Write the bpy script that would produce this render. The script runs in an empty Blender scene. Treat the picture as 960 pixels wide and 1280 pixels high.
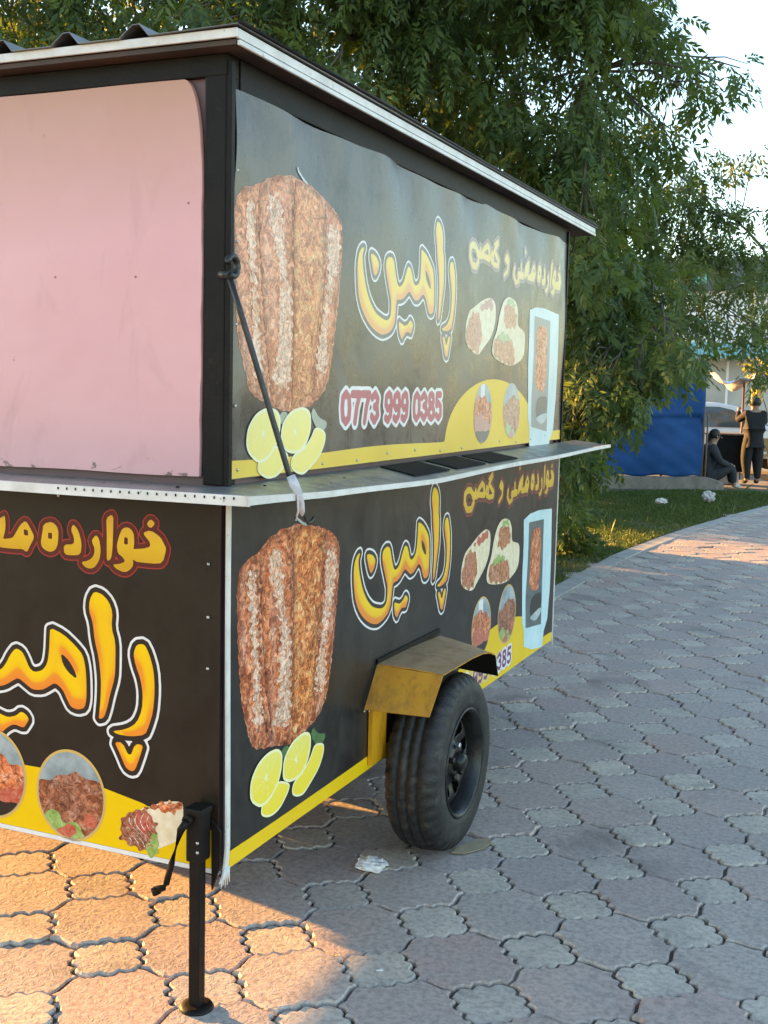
import bpy, bmesh, math, random
import numpy as np
from mathutils import Vector, Matrix, noise as mnoise
rnd = random.Random(7)
NR = np.random.default_rng(11)
scene = bpy.context.scene
C = scene.collection

# ------------------------------------------------------------------ camera
cam_d = bpy.data.cameras.new('camera'); cam = bpy.data.objects.new('camera', cam_d); C.objects.link(cam)
cam_d.sensor_fit = 'HORIZONTAL'; cam_d.sensor_width = 36.0; cam_d.lens = 54.758
cam_d.clip_start = 0.05; cam_d.clip_end = 3000
cam.matrix_world = Matrix(((0.916526, -0.064539, 0.394734, 1.51008), (0.399274, 0.089225, -0.91248, -2.48409),
                           (0.02367, 0.993918, 0.107545, 1.6089), (0, 0, 0, 1)))
scene.camera = cam
cam_d.dof.use_dof = False

# ------------------------------------------------------------------ sky, sun, exposure
SUN_EL = math.radians(8.8); SUN_FROM = Vector((-0.979, 0.203, 0)).normalized()
world = bpy.data.worlds.new('World'); scene.world = world; world.use_nodes = True
wn = world.node_tree.nodes; wl = world.node_tree.links; wn.clear()
sky = wn.new('ShaderNodeTexSky'); sky.sky_type = 'NISHITA'; sky.sun_disc = False
sky.sun_elevation = SUN_EL
sky.sun_rotation = math.atan2(SUN_FROM.x, SUN_FROM.y)
sky.air_density = 1.0; sky.dust_density = 0.5; sky.ozone_density = 3.0; sky.altitude = 300
bg = wn.new('ShaderNodeBackground'); bg.inputs[1].default_value = 0.15
wo = wn.new('ShaderNodeOutputWorld'); wl.new(sky.outputs[0], bg.inputs[0]); wl.new(bg.outputs[0], wo.inputs[0])
sun_d = bpy.data.lights.new('sun', 'SUN'); sun = bpy.data.objects.new('sun', sun_d); C.objects.link(sun)
sun_d.energy = 5.0; sun_d.angle = math.radians(0.6); sun_d.color = (1.0, 0.58, 0.21)
sd = Vector((SUN_FROM.x*math.cos(SUN_EL), SUN_FROM.y*math.cos(SUN_EL), math.sin(SUN_EL)))
sun.rotation_euler = sd.to_track_quat('Z', 'Y').to_euler(); sun.location = sd*60
vs = scene.view_settings; vs.view_transform = 'Standard'; vs.look = 'None'; vs.gamma = 1.0; vs.use_curve_mapping = False
vs.exposure = 2.68
vs.use_white_balance = True; vs.white_balance_temperature = 9300; vs.white_balance_tint = 14
scene.cycles.use_denoising = True
scene.cycles.max_bounces = 8; scene.cycles.transparent_max_bounces = 8

# ------------------------------------------------------------------ materials
def nodes_of(m):
    m.use_nodes = True; nt = m.node_tree; nt.nodes.clear()
    out = nt.nodes.new('ShaderNodeOutputMaterial'); b = nt.nodes.new('ShaderNodeBsdfPrincipled')
    nt.links.new(b.outputs[0], out.inputs[0]); return nt, b, out
def c4(c): return (c[0], c[1], c[2], 1)
def tex_noise(nt, scale, detail=5, rough=.55, dist=0., coord=None, stretch=None):
    t = nt.nodes.new('ShaderNodeTexCoord'); n = nt.nodes.new('ShaderNodeTexNoise')
    n.inputs['Scale'].default_value = scale; n.inputs['Detail'].default_value = detail
    n.inputs['Roughness'].default_value = rough; n.inputs['Distortion'].default_value = dist
    src = t.outputs['Object']
    if coord is not None: src = coord
    if stretch:
        mp = nt.nodes.new('ShaderNodeMapping'); mp.inputs['Scale'].default_value = stretch
        nt.links.new(src, mp.inputs[0]); src = mp.outputs[0]
    nt.links.new(src, n.inputs['Vector']); return n
def ramp(nt, src, stops):
    r = nt.nodes.new('ShaderNodeValToRGB'); e = r.color_ramp.elements
    while len(e) < len(stops): e.new(0.5)
    for i, (p, c) in enumerate(stops): e[i].position = p; e[i].color = c4(c) if not isinstance(c, (int, float)) else (c, c, c, 1)
    nt.links.new(src, r.inputs[0]); return r
def mixc(nt, fac, a, b, mode='MIX'):
    m = nt.nodes.new('ShaderNodeMix'); m.data_type = 'RGBA'; m.blend_type = mode
    for k, v in ((0, fac), (6, a), (7, b)):
        if isinstance(v, (int, float)): m.inputs[k].default_value = v
        elif isinstance(v, tuple): m.inputs[k].default_value = c4(v)
        else: nt.links.new(v, m.inputs[k])
    return m.outputs[2]
def bump(nt, b, h, strength, dist=0.01):
    bp = nt.nodes.new('ShaderNodeBump'); bp.inputs['Strength'].default_value = strength; bp.inputs['Distance'].default_value = dist
    nt.links.new(h, bp.inputs['Height']); nt.links.new(bp.outputs[0], b.inputs['Normal'])
def mat(name, c1, c2=None, scale=8., rough=.5, metal=0., bmp=0., bscale=60., lo=.35, hi=.65, c3=None, c3scale=30., c3lo=.6, c3hi=.7, spec=.5, stretch=None, rvar=0.):
    m = bpy.data.materials.new(name); nt, b, out = nodes_of(m)
    b.inputs['Roughness'].default_value = rough; b.inputs['Metallic'].default_value = metal
    b.inputs['Specular IOR Level'].default_value = spec
    if c2 is None: c2 = tuple(x*.8 for x in c1)
    n = tex_noise(nt, scale, stretch=stretch); r = ramp(nt, n.outputs[0], [(lo, c1), (hi, c2)]); col = r.outputs[0]
    if c3 is not None:
        n2 = tex_noise(nt, c3scale, 8, .65, stretch=stretch); r2 = ramp(nt, n2.outputs[0], [(c3lo, 0), (c3hi, 1)])
        col = mixc(nt, r2.outputs[0], col, c3)
    nt.links.new(col, b.inputs['Base Color'])
    if rvar:
        n3 = tex_noise(nt, scale*2.3); r3 = ramp(nt, n3.outputs[0], [(.3, max(0, rough-rvar)), (.7, min(1, rough+rvar))]); nt.links.new(r3.outputs[0], b.inputs['Roughness'])
    if bmp: bump(nt, b, tex_noise(nt, bscale, 6).outputs[0], bmp)
    return m

M = {}
M['black_steel'] = mat('black_steel', (.007, .0055, .005), (.012, .0095, .008), 9, .5, .0, .12, 90, spec=.16, c3=(.04, .026, .018), c3scale=14, c3lo=.62, c3hi=.75)
M['soffit'] = mat('soffit', (.03, .018, .012), (.06, .03, .018), 5, .6, 0, .2, 30)
M['white_trim'] = mat('white_trim', (.72, .70, .66), (.58, .56, .52), 14, .45, 0, .1, 60, c3=(.3, .27, .22), c3scale=45, c3lo=.62, c3hi=.72)
M['roof_sheet'] = mat('roof_sheet', (.10, .09, .085), (.17, .16, .15), 6, .4, .6, .1, 40)
M['counter'] = mat('counter', (.26, .26, .24), (.17, .17, .155), 11, .38, .35, .1, 60, c3=(.09, .085, .07), c3scale=26, c3lo=.6, c3hi=.72, rvar=.12)
M['dark_insert'] = mat('dark_insert', (.010, .010, .010), (.016, .016, .015), 20, .8, spec=.15)
M['rod'] = mat('rod', (.02, .022, .022), (.035, .035, .033), 30, .38, .3, .1, 120)
M['screw'] = mat('screw', (.55, .55, .52), (.4, .4, .38), 40, .3, .8)
M['rag'] = mat('rag', (.62, .60, .62), (.45, .43, .46), 40, .85, 0, .5, 120)
M['tyre'] = mat('tyre', (.008, .008, .0085), (.018, .017, .017), 14, .6, 0, .35, 140, c3=(.075, .065, .055), c3scale=16, c3lo=.54, c3hi=.78)
M['rim'] = mat('rim', (.012, .012, .0125), (.03, .028, .026), 16, .36, .4, .15, 70, c3=(.08, .06, .05), c3scale=30, c3lo=.6, c3hi=.72)
M['dimple'] = mat('pink_dimple', (.40, .17, .17), (.34, .14, .14), 20, .6)
M['under'] = mat('under', (.02, .017, .015), (.035, .028, .022), 6, .8)
M['wall_sheet'] = mat('wall_sheet', (.16, .09, .10), (.12, .07, .07), 4, .55)
def fender_mat():
    m = bpy.data.materials.new('fender_yellow'); nt, b, out = nodes_of(m)
    n = tex_noise(nt, 7, 6, .6, stretch=(1, 1, .35)); y = ramp(nt, n.outputs[0], [(.35, (.56, .21, .010)), (.6, (.68, .30, .014))])
    n2 = tex_noise(nt, 26, 8, .7, .2, stretch=(1, 1, .22)); f = ramp(nt, n2.outputs[0], [(.50, 0), (.74, .75)])
    col = mixc(nt, f.outputs[0], y.outputs[0], (.13, .055, .02))
    # the flat top is scuffed down to dusty bare steel and primer
    g = nt.nodes.new('ShaderNodeNewGeometry'); s = nt.nodes.new('ShaderNodeSeparateXYZ'); nt.links.new(g.outputs['True Normal'], s.inputs[0])
    n3 = tex_noise(nt, 16, 8, .65); dr = ramp(nt, n3.outputs[0], [(.32, (.22, .13, .075)), (.55, (.36, .24, .15)), (.72, (.17, .10, .06))])
    up = ramp(nt, s.outputs[2], [(.55, 0), (.8, .85)])
    col = mixc(nt, up.outputs[0], col, dr.outputs[0])
    nt.links.new(col, b.inputs['Base Color']); b.inputs['Roughness'].default_value = .48
    bump(nt, b, n3.outputs[0], .12); return m
M['fender_yellow'] = fender_mat()
def pink_mat():
    m = bpy.data.materials.new('pink_paint'); nt, b, out = nodes_of(m)
    t = nt.nodes.new('ShaderNodeTexCoord'); s = nt.nodes.new('ShaderNodeSeparateXYZ'); nt.links.new(t.outputs['Object'], s.inputs[0])
    n = tex_noise(nt, 2.2, 5, .6); base = ramp(nt, n.outputs[0], [(.3, (.73, .35, .365)), (.7, (.77, .39, .40))])
    # tan-brown tone, stronger towards the top edge
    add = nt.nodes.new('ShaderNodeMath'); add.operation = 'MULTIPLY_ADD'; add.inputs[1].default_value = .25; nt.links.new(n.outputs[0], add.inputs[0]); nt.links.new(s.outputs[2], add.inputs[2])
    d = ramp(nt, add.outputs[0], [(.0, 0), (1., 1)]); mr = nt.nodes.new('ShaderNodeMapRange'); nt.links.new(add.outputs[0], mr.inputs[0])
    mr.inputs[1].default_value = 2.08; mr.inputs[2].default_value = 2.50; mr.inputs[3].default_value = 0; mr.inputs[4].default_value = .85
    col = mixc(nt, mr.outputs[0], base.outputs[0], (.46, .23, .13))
    # chips and smears along the lower edge
    n2 = tex_noise(nt, 17, 7, .6, .5, stretch=(1, 1, 2.2)); mr2 = nt.nodes.new('ShaderNodeMapRange'); nt.links.new(s.outputs[2], mr2.inputs[0])
    mr2.inputs[1].default_value = 1.36; mr2.inputs[2].default_value = 1.45; mr2.inputs[3].default_value = .20; mr2.inputs[4].default_value = 0
    a2 = nt.nodes.new('ShaderNodeMath'); a2.operation = 'ADD'; nt.links.new(n2.outputs[0], a2.inputs[0]); nt.links.new(mr2.outputs[0], a2.inputs[1])
    f2 = ramp(nt, a2.outputs[0], [(.735, 0), (.77, .85)]); col = mixc(nt, f2.outputs[0], col, (.16, .09, .075))
    n4 = tex_noise(nt, 38, 3, .5); f4 = ramp(nt, n4.outputs[0], [(.75, 0), (.79, .5)]); col = mixc(nt, f4.outputs[0], col, (.30, .17, .17))
    b.inputs['Roughness'].default_value = .42
    n8 = tex_noise(nt, 6, 8, .7, .6, stretch=(1, 1, .35)); f8 = ramp(nt, n8.outputs[0], [(.56, 0), (.76, .4)]); col = mixc(nt, f8.outputs[0], col, (.42, .22, .20)); nt.links.new(col, b.inputs['Base Color'])
    bump(nt, b, tex_noise(nt, 3.2, 3).outputs[0], .35, .03); return m
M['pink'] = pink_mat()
def vinyl(name, c1, c2, dust, rough, fade=0., hi=.72, spec=.5):
    m = bpy.data.materials.new(name); nt, b, out = nodes_of(m)
    n = tex_noise(nt, 3.2, 6, .6, .3, stretch=(1, 1, .5)); r = ramp(nt, n.outputs[0], [(.3, c1), (.7, c2)])
    n2 = tex_noise(nt, 9, 9, .72, .4, stretch=(1, 1, .6)); f = ramp(nt, n2.outputs[0], [(.42, 0), (hi, fade)])
    col = mixc(nt, f.outputs[0], r.outputs[0], dust)
    n7 = tex_noise(nt, 5.5, 8, .68, .5, stretch=(1, .8, 1.1)); f7 = ramp(nt, n7.outputs[0], [(.53, 0), (.68, .7)]); col = mixc(nt, f7.outputs[0], col, tuple(x*.45 for x in c1))
    nt.links.new(col, b.inputs['Base Color'])
    rr = ramp(nt, n2.outputs[0], [(.3, rough-.08), (.7, rough+.12)]); nt.links.new(rr.outputs[0], b.inputs['Roughness'])
    b.inputs['Specular IOR Level'].default_value = spec
    bump(nt, b, tex_noise(nt, 26, 4).outputs[0], .06); return m
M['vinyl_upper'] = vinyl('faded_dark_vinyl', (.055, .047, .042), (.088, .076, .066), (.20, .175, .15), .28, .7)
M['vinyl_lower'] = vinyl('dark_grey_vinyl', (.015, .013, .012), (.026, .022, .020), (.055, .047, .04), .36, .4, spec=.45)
M['vinyl_front'] = vinyl('dark_brown_vinyl', (.009, .0052, .0028), (.015, .009, .005), (.034, .022, .012), .42, .35, spec=.3)
# printed inks. bleach: how far the sun has faded the print
def ink(name, c1, c2=None, scale=25, bleach=0., rough=.36, dist=0.):
    w = (.76, .70, .63)
    f = lambda c: tuple(a*(1-bleach)+b_*bleach for a, b_ in zip(c, w))
    c2 = c2 or c1
    m = bpy.data.materials.new(name); nt, b, out = nodes_of(m)
    n = tex_noise(nt, scale, 6, .6, dist); r = ramp(nt, n.outputs[0], [(.36, f(c1)), (.64, f(c2))])
    nt.links.new(r.outputs[0], b.inputs['Base Color']); b.inputs['Roughness'].default_value = rough; b.inputs['Specular IOR Level'].default_value = .35
    return m
def ink_grad(name, stops, bleach=0.):
    w = (.90, .78, .50); f = lambda c: tuple(a*(1-bleach)+b_*bleach for a, b_ in zip(c, w))
    m = bpy.data.materials.new(name); nt, b, out = nodes_of(m)
    a = nt.nodes.new('ShaderNodeAttribute'); a.attribute_name = 'g'
    r = ramp(nt, a.outputs['Fac'], [(p, f(c)) for p, c in stops])
    nt.links.new(r.outputs[0], b.inputs['Base Color']); b.inputs['Roughness'].default_value = .36; b.inputs['Specular IOR Level'].default_value = .35; return m
def ink_meat(name, tint, bleach=0., scale=46, cream=.5, fat=False):
    w = (.96, .66, .50); f = lambda c: tuple(min(.9, (a*t)*(1-bleach)+b_*bleach) for a, t, b_ in zip(c, tint, w))
    m = bpy.data.materials.new(name); nt, b, out = nodes_of(m)
    t = nt.nodes.new('ShaderNodeTexCoord'); wp = nt.nodes.new('ShaderNodeVectorMath'); wp.operation = 'MULTIPLY_ADD'; wp.inputs[1].default_value = (.05, .05, .05)
    n5 = tex_noise(nt, 24, 4, .6); nt.links.new(n5.outputs[1], wp.inputs[0]); nt.links.new(t.outputs['Object'], wp.inputs[2])
    n = tex_noise(nt, scale, 5, .6, 1.2, coord=wp.outputs[0])
    r = ramp(nt, n.outputs[0], [(.34, f((.34, .075, .025))), (.44, f((.60, .17, .055))), (.52, f((.78, .28, .11))), (.60, f((.90, .44, .22))), (.70, f((.94, .68, .48)))])
    n6 = tex_noise(nt, scale*.72, 4, .55, 1.8, coord=wp.outputs[0]); dk = ramp(nt, n6.outputs[0], [(.36, 1.1), (.452, .85), (.49, .16), (.53, .75), (.60, 1.15)]); col = mixc(nt, .92*(1-1.1*bleach), r.outputs[0], dk.outputs[0], 'MULTIPLY')
    n2 = tex_noise(nt, 9, 2, .5, .4, stretch=(1.3, 1.9, .35)); s = ramp(nt, n2.outputs[0], [(.52, 0), (.62, cream)])
    n3 = tex_noise(nt, scale*1.1, 5, .62, 2.4, coord=wp.outputs[0]); cc = ramp(nt, n3.outputs[0], [(.34, f((.46, .16, .09))), (.46, f((.72, .41, .30))), (.57, f((.86, .66, .55)))])
    if fat: s = ramp(nt, n3.outputs[0], [(.36, .15), (.52, .85)])
    c2_ = mixc(nt, .7*(1-bleach), cc.outputs[0], dk.outputs[0], 'MULTIPLY'); col = mixc(nt, s.outputs[0], col, c2_)
    at = nt.nodes.new('ShaderNodeAttribute'); at.attribute_name = 'g'; ed = ramp(nt, at.outputs['Fac'], [(0., .42), (.45, .95), (1., 1.05)]); col = mixc(nt, 1-bleach, col, ed.outputs[0], 'MULTIPLY')
    nt.links.new(col, b.inputs['Base Color']); b.inputs['Roughness'].default_value = .36; b.inputs['Specular IOR Level'].default_value = .35; return m
def ink_set(tag, k):
    S = {}
    S['white'] = ink('print_white_'+tag, (.78, .76, .74), (.70, .68, .66), 20, k*.3)
    S['dark'] = ink('print_black_'+tag, (.016, .010, .007), (.022, .014, .010), 20, k*.28)
    S['letter'] = ink_grad('print_orange_'+tag, [(0., (.88, .22, .03)), (.42, (.90, .27, .025)), (.60, (.92, .46, .015)), (1., (.94, .56, .012))], k*.36)
    S['gold'] = ink_grad('print_gold_'+tag, [(0., (.66, .34, .02)), (.5, (.80, .47, .03)), (1., (.74, .42, .05))], k*.5)
    S['maroon'] = ink('print_maroon_'+tag, (.09, .008, .006), (.12, .012, .008), 20, k*.4)
    S['redline'] = ink('print_red_line_'+tag, (.36, .03, .025), None, 20, k*.5)
    S['crimson'] = ink('print_crimson_'+tag, (.46, .012, .045), (.50, .02, .06), 20, k*.2)
    S['purple'] = ink('print_purple_'+tag, (.18, .02, .12), None, 20, k*.4)
    S['yellow'] = ink('print_yellow_'+tag, (.88, .54, .010), (.84, .50, .008), 6, k*.14)
    S['lemon'] = ink_grad('print_lemon_'+tag, [(0., (.93, .66, .025)), (.5, (.92, .70, .08)), (.85, (.84, .73, .16)), (1., (.76, .70, .16))], k*.4)
    S['rind'] = ink('print_rind_'+tag, (.88, .82, .46), None, 20, k*.3)
    S['leaf'] = ink('print_leaf_'+tag, (.02, .09, .02), (.05, .17, .03), 40, k*.5)
    S['meat_a'] = ink_meat('print_meat_pink_'+tag, (1.0, .78, .80), k*.22, 30, .35)
    S['meat_b'] = ink_meat('print_meat_brown_'+tag, (1.0, .76, .72), k*.22, 30, .25)
    S['meat_c'] = ink_meat('print_meat_orange_'+tag, (1.10, .90, .66), k*.22, 32, .1)
    S['meat_d'] = ink_meat('print_fat_'+tag, (1.05, 1.0, .95), k*.25, 34, 1.0, fat=True)
    S['seam'] = ink('print_seam_'+tag, (.035, .010, .006), None, 20, k*.4)
    S['tortilla'] = ink('print_tortilla_'+tag, (.86, .74, .54), (.74, .58, .36), 34, k*.2)
    S['filling'] = ink_meat('print_filling_'+tag, (.8, .75, .8), k*.4, 60, .2)
    S['tomato'] = ink('print_tomato_'+tag, (.50, .05, .025), (.62, .20, .12), 45, k*.4, .36, 2)
    S['lettuce'] = ink('print_lettuce_'+tag, (.16, .30, .05), (.40, .52, .18), 60, k*.4, .36, 1)
    S['kebab'] = ink_meat('print_kebab_'+tag, (.55, .5, .6), k*.4, 40, .1)
    S['tray'] = ink('print_tray_'+tag, (.20, .26, .27), (.40, .46, .46), 12, k*.3)
    S['rimgold'] = ink('print_rim_gold_'+tag, (.66, .40, .12), None, 20, k*.3)
    S['teal'] = ink('print_teal_'+tag, (.42, .66, .68), (.56, .74, .75), 9, k*.3)
    S['cabinet'] = ink('print_cabinet_'+tag, (.045, .075, .075), (.10, .13, .125), 18, k*.4)
    S['grey'] = ink('print_grey_'+tag, (.30, .36, .36), (.5, .55, .55), 30, k*.3)
    return S
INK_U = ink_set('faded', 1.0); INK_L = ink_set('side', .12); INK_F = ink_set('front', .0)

# ------------------------------------------------------------------ mesh helpers
class MB:
    def __init__(s): s.v = []; s.f = []; s.mi = []; s.sm = []
    def add(s, V, F, mi=0, smooth=False):
        o = len(s.v); s.v += [tuple(p) for p in V]
        for f in F: s.f.append(tuple(i+o for i in f)); s.mi.append(mi); s.sm.append(smooth)
        return s
    def box(s, a, b, mi=0, bev=0.):
        x0, y0, z0 = [min(p, q) for p, q in zip(a, b)]; x1, y1, z1 = [max(p, q) for p, q in zip(a, b)]
        if bev <= 0:
            return s.add([(x0, y0, z0), (x1, y0, z0), (x1, y1, z0), (x0, y1, z0), (x0, y0, z1), (x1, y0, z1), (x1, y1, z1), (x0, y1, z1)],
                         [(0, 3, 2, 1), (4, 5, 6, 7), (0, 1, 5, 4), (1, 2, 6, 5), (2, 3, 7, 6), (3, 0, 4, 7)], mi)
        bm = bmesh.new(); bmesh.ops.create_cube(bm, size=1.0)
        for v in bm.verts: v.co = Vector(((x0+x1)/2+v.co.x*(x1-x0), (y0+y1)/2+v.co.y*(y1-y0), (z0+z1)/2+v.co.z*(z1-z0)))
        bmesh.ops.bevel(bm, geom=bm.edges[:], offset=bev, segments=2, affect='EDGES', profile=.6)
        s.addbm(bm, mi); return s
    def addbm(s, bm, mi=0, smooth=False):
        bm.verts.index_update(); s.add([v.co[:] for v in bm.verts], [[v.index for v in f.verts] for f in bm.faces], mi, smooth); bm.free()
    def tube(s, path, r, n=8, mi=0, caps=True, smooth=True):
        P = [Vector(p) for p in path]; R = r if isinstance(r, (list, tuple)) else [r]*len(P); V = []; F = []
        ref = Vector((0, 0, 1))
        for i, p in enumerate(P):
            d = (P[min(i+1, len(P)-1)]-P[max(i-1, 0)]).normalized()
            if abs(d.dot(ref)) > .95: rf = Vector((1, 0, 0))
            else: rf = ref
            a = d.cross(rf).normalized(); b = d.cross(a).normalized()
            for k in range(n):
                t = 2*math.pi*k/n; V.append(p+(a*math.cos(t)+b*math.sin(t))*R[i])
        for i in range(len(P)-1):
            for k in range(n): F.append((i*n+k, i*n+(k+1) % n, (i+1)*n+(k+1) % n, (i+1)*n+k))
        s.add(V, F, mi, smooth)
        if caps:
            o = len(s.v)-len(V); s.f.append(tuple(o+k for k in reversed(range(n)))); s.mi.append(mi); s.sm.append(False)
            s.f.append(tuple(o+(len(P)-1)*n+k for k in range(n))); s.mi.append(mi); s.sm.append(False)
        return s
    def lathe(s, prof, c, axis='x', n=48, mi=0, smooth=True, rfun=None):
        V = []; F = []
        for k in range(n):
            t = 2*math.pi*k/n
            for j, (h, r) in enumerate(prof):
                if rfun: r = rfun(k, j, r)
                a, b = r*math.cos(t), r*math.sin(t)
                V.append((c[0]+h, c[1]+a, c[2]+b) if axis == 'x' else (c[0]+a, c[1]+b, c[2]+h))
        m = len(prof)
        for k in range(n):
            k2 = (k+1) % n
            for j in range(m-1): F.append((k*m+j, k*m+j+1, k2*m+j+1, k2*m+j) if axis == 'x' else (k*m+j, k2*m+j, k2*m+j+1, k*m+j+1))
        return s.add(V, F, mi, smooth)
    def prism(s, poly, d, mi=0):
        n = len(poly); V = [Vector(p) for p in poly]; D = Vector(d); W = V+[p+D for p in V]
        F = [tuple(reversed(range(n))), tuple(range(n, 2*n))]+[(i, (i+1) % n, n+(i+1) % n, n+i) for i in range(n)]
        return s.add(W, F, mi)
    def build(s, name, mats, parent=None, recalc=True):
        me = bpy.data.meshes.new(name); me.from_pydata(s.v, [], s.f)
        for m in (mats if isinstance(mats, (list, tuple)) else [mats]): me.materials.append(m)
        me.polygons.foreach_set('material_index', s.mi); me.polygons.foreach_set('use_smooth', s.sm); me.update()
        if recalc:
            bm = bmesh.new(); bm.from_mesh(me); bmesh.ops.recalc_face_normals(bm, faces=bm.faces[:]); bm.to_mesh(me); bm.free()
        return link(name, me, parent)
def world_of(o):
    m = Matrix.Translation(o.location) @ o.rotation_euler.to_matrix().to_4x4()
    return m if o.parent is None else world_of(o.parent) @ o.matrix_parent_inverse @ m
def link(name, me, parent=None):
    o = bpy.data.objects.new(name, me); C.objects.link(o)
    if parent is not None:
        o.parent = parent; o.matrix_parent_inverse = world_of(parent).inverted()
    return o
def tag(o, label=None, cat=None, group=None, kind=None):
    for k, v in (('label', label), ('category', cat), ('group', group), ('kind', kind)):
        if v: o[k] = v
    return o
def empty(name, loc, label, cat, group=None):
    o = bpy.data.objects.new(name, None); C.objects.link(o); o.location = loc; o.empty_display_size = .2
    return tag(o, label, cat, group)
def np_mesh(name, V, F, mats, mi=None, smooth=False):
    """V (n,3) array, F (m,k) array of equal-sized faces"""
    me = bpy.data.meshes.new(name); m, k = F.shape
    me.vertices.add(len(V)); me.vertices.foreach_set('co', np.ascontiguousarray(V, dtype=np.float32).ravel())
    me.loops.add(m*k); me.loops.foreach_set('vertex_index', np.ascontiguousarray(F, dtype=np.int32).ravel())
    me.polygons.add(m); me.polygons.foreach_set('loop_start', np.arange(0, m*k, k, dtype=np.int32))
    for t in (mats if isinstance(mats, (list, tuple)) else [mats]): me.materials.append(t)
    if mi is not None: me.polygons.foreach_set('material_index', np.asarray(mi, dtype=np.int32))
    if smooth: me.polygons.foreach_set('use_smooth', np.ones(m, dtype=bool))
    me.update(calc_edges=True); return me

# ------------------------------------------------------------------ ground, paving, lawn
def sheet(name, pts, z, m):
    mb = MB(); mb.add([(x, y, z) for x, y in pts], [tuple(range(len(pts)))]); return mb
M['dust_ground'] = mat('dust_ground', (.17, .15, .13), (.24, .215, .185), .6, .9, 0, .4, 20, c3=(.12, .11, .10), c3scale=2.5, c3lo=.5, c3hi=.7)
M['grout'] = mat('grout', (.055, .046, .038), (.085, .072, .058), 12, .95, 0, .5, 80, c3=(.26, .215, .17), c3scale=3.5, c3lo=.50, c3hi=.66)
M['soil'] = mat('soil', (.07, .052, .035), (.10, .085, .045), 3, .95, 0, .6, 40, c3=(.05, .075, .02), c3scale=4, c3lo=.45, c3hi=.6)
M['concrete'] = mat('concrete', (.34, .31, .28), (.26, .235, .21), 5, .9, 0, .35, 45, c3=(.15, .12, .10), c3scale=9, c3lo=.58, c3hi=.72)
M['kerb'] = mat('kerb', (.42, .39, .355), (.34, .315, .285), 7, .9, 0, .35, 45, c3=(.22, .19, .15), c3scale=11, c3lo=.56, c3hi=.7)
M['wall_concrete'] = mat('wall_concrete', (.21, .175, .15), (.15, .125, .105), 4, .92, 0, .45, 30, c3=(.09, .065, .05), c3scale=6, c3lo=.55, c3hi=.7)
gr = sheet('ground', [(-300, -200), (300, -200), (300, 500), (-300, 500)], -.045, None).build('ground', M['dust_ground']); tag(gr, kind='structure')
EDGE = [(4.6, -.98), (6.7, -.96), (8.7, -.94), (10.2, -.84), (11.5, -.70), (13.4, -.42), (15.3, -.09), (17.0, .26), (18.4, .6)]
def edge_x(y):
    if y <= EDGE[0][0]: return EDGE[0][1]
    for (y0, x0), (y1, x1) in zip(EDGE, EDGE[1:]):
        if y <= y1: return x0+(x1-x0)*(y-y0)/(y1-y0)
    return EDGE[-1][1]
pv = MB(); pv.add([(-5, -4, -.011), (9, -4, -.011), (9, 18.6, -.011)]+[(x, y, -.011) for y, x in reversed(EDGE)]+[(-5, 4.6, -.011)], [tuple(range(4+len(EDGE)))])
paving = tag(pv.build('paving', M['grout']), kind='structure')
def paver_mat(name, stops, relief):
    m = bpy.data.materials.new(name); nt, b, out = nodes_of(m)
    oi = nt.nodes.new('ShaderNodeObjectInfo'); g = nt.nodes.new('ShaderNodeNewGeometry')
    ad = nt.nodes.new('ShaderNodeMath'); ad.operation = 'ADD'; nt.links.new(oi.outputs['Random'], ad.inputs[0]); nt.links.new(g.outputs['Random Per Island'], ad.inputs[1])
    fr = nt.nodes.new('ShaderNodeMath'); fr.operation = 'FRACT'; nt.links.new(ad.outputs[0], fr.inputs[0])
    r = ramp(nt, fr.outputs[0], stops)
    pos = g.outputs['Position']
    n = tex_noise(nt, 5.5, 7, .65, .2, coord=pos); f = ramp(nt, n.outputs[0], [(.38, 0), (.68, .85)])
    col = mixc(nt, f.outputs[0], r.outputs[0], (.39, .33, .29))
    n2 = tex_noise(nt, 55, 6, .7, coord=pos); f2 = ramp(nt, n2.outputs[0], [(.3, .55), (.55, 1.), (.75, 1.15)]); col = mixc(nt, 1., col, f2.outputs[0], 'MULTIPLY')
    n3 = tex_noise(nt, 2.1, 6, .62, .6, coord=pos); f3 = ramp(nt, n3.outputs[0], [(.56, 0), (.72, .72)]); col = mixc(nt, f3.outputs[0], col, (.12, .10, .088))
    nt.links.new(col, b.inputs['Base Color'])
    rr = ramp(nt, n2.outputs[0], [(.3, .62), (.7, .82)]); nt.links.new(rr.outputs[0], b.inputs['Roughness'])
    n4 = tex_noise(nt, relief, 2, .5, 3.5, coord=pos)
    bp = nt.nodes.new('ShaderNodeBump'); bp.inputs['Strength'].default_value = .42; bp.inputs['Distance'].default_value = .0045; nt.links.new(n4.outputs[0], bp.inputs['Height'])
    bp2 = nt.nodes.new('ShaderNodeBump'); bp2.inputs['Strength'].default_value = .5; bp2.inputs['Distance'].default_value = .003; nt.links.new(n2.outputs[0], bp2.inputs['Height']); nt.links.new(bp.outputs[0], bp2.inputs['Normal'])
    nt.links.new(bp2.outputs[0], b.inputs['Normal']); return m
M['paver_large'] = paver_mat('rose_paver', [(0., (.47, .32, .275)), (.22, (.42, .325, .29)), (.45, (.50, .365, .31)), (.7, (.42, .335, .30)), (1., (.49, .40, .345))], 22)
M['paver_small'] = paver_mat('cream_paver', [(0., (.55, .46, .365)), (.4, (.60, .51, .415)), (.7, (.50, .42, .345)), (1., (.57, .485, .40))], 20)
PA = .3400; PAn = math.radians(-5.3); PEX = (math.cos(PAn)*PA, math.sin(PAn)*PA); PEY = (-math.sin(PAn)*PA, math.cos(PAn)*PA); PO = (.361, 1.035)
DT = .112
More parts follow.
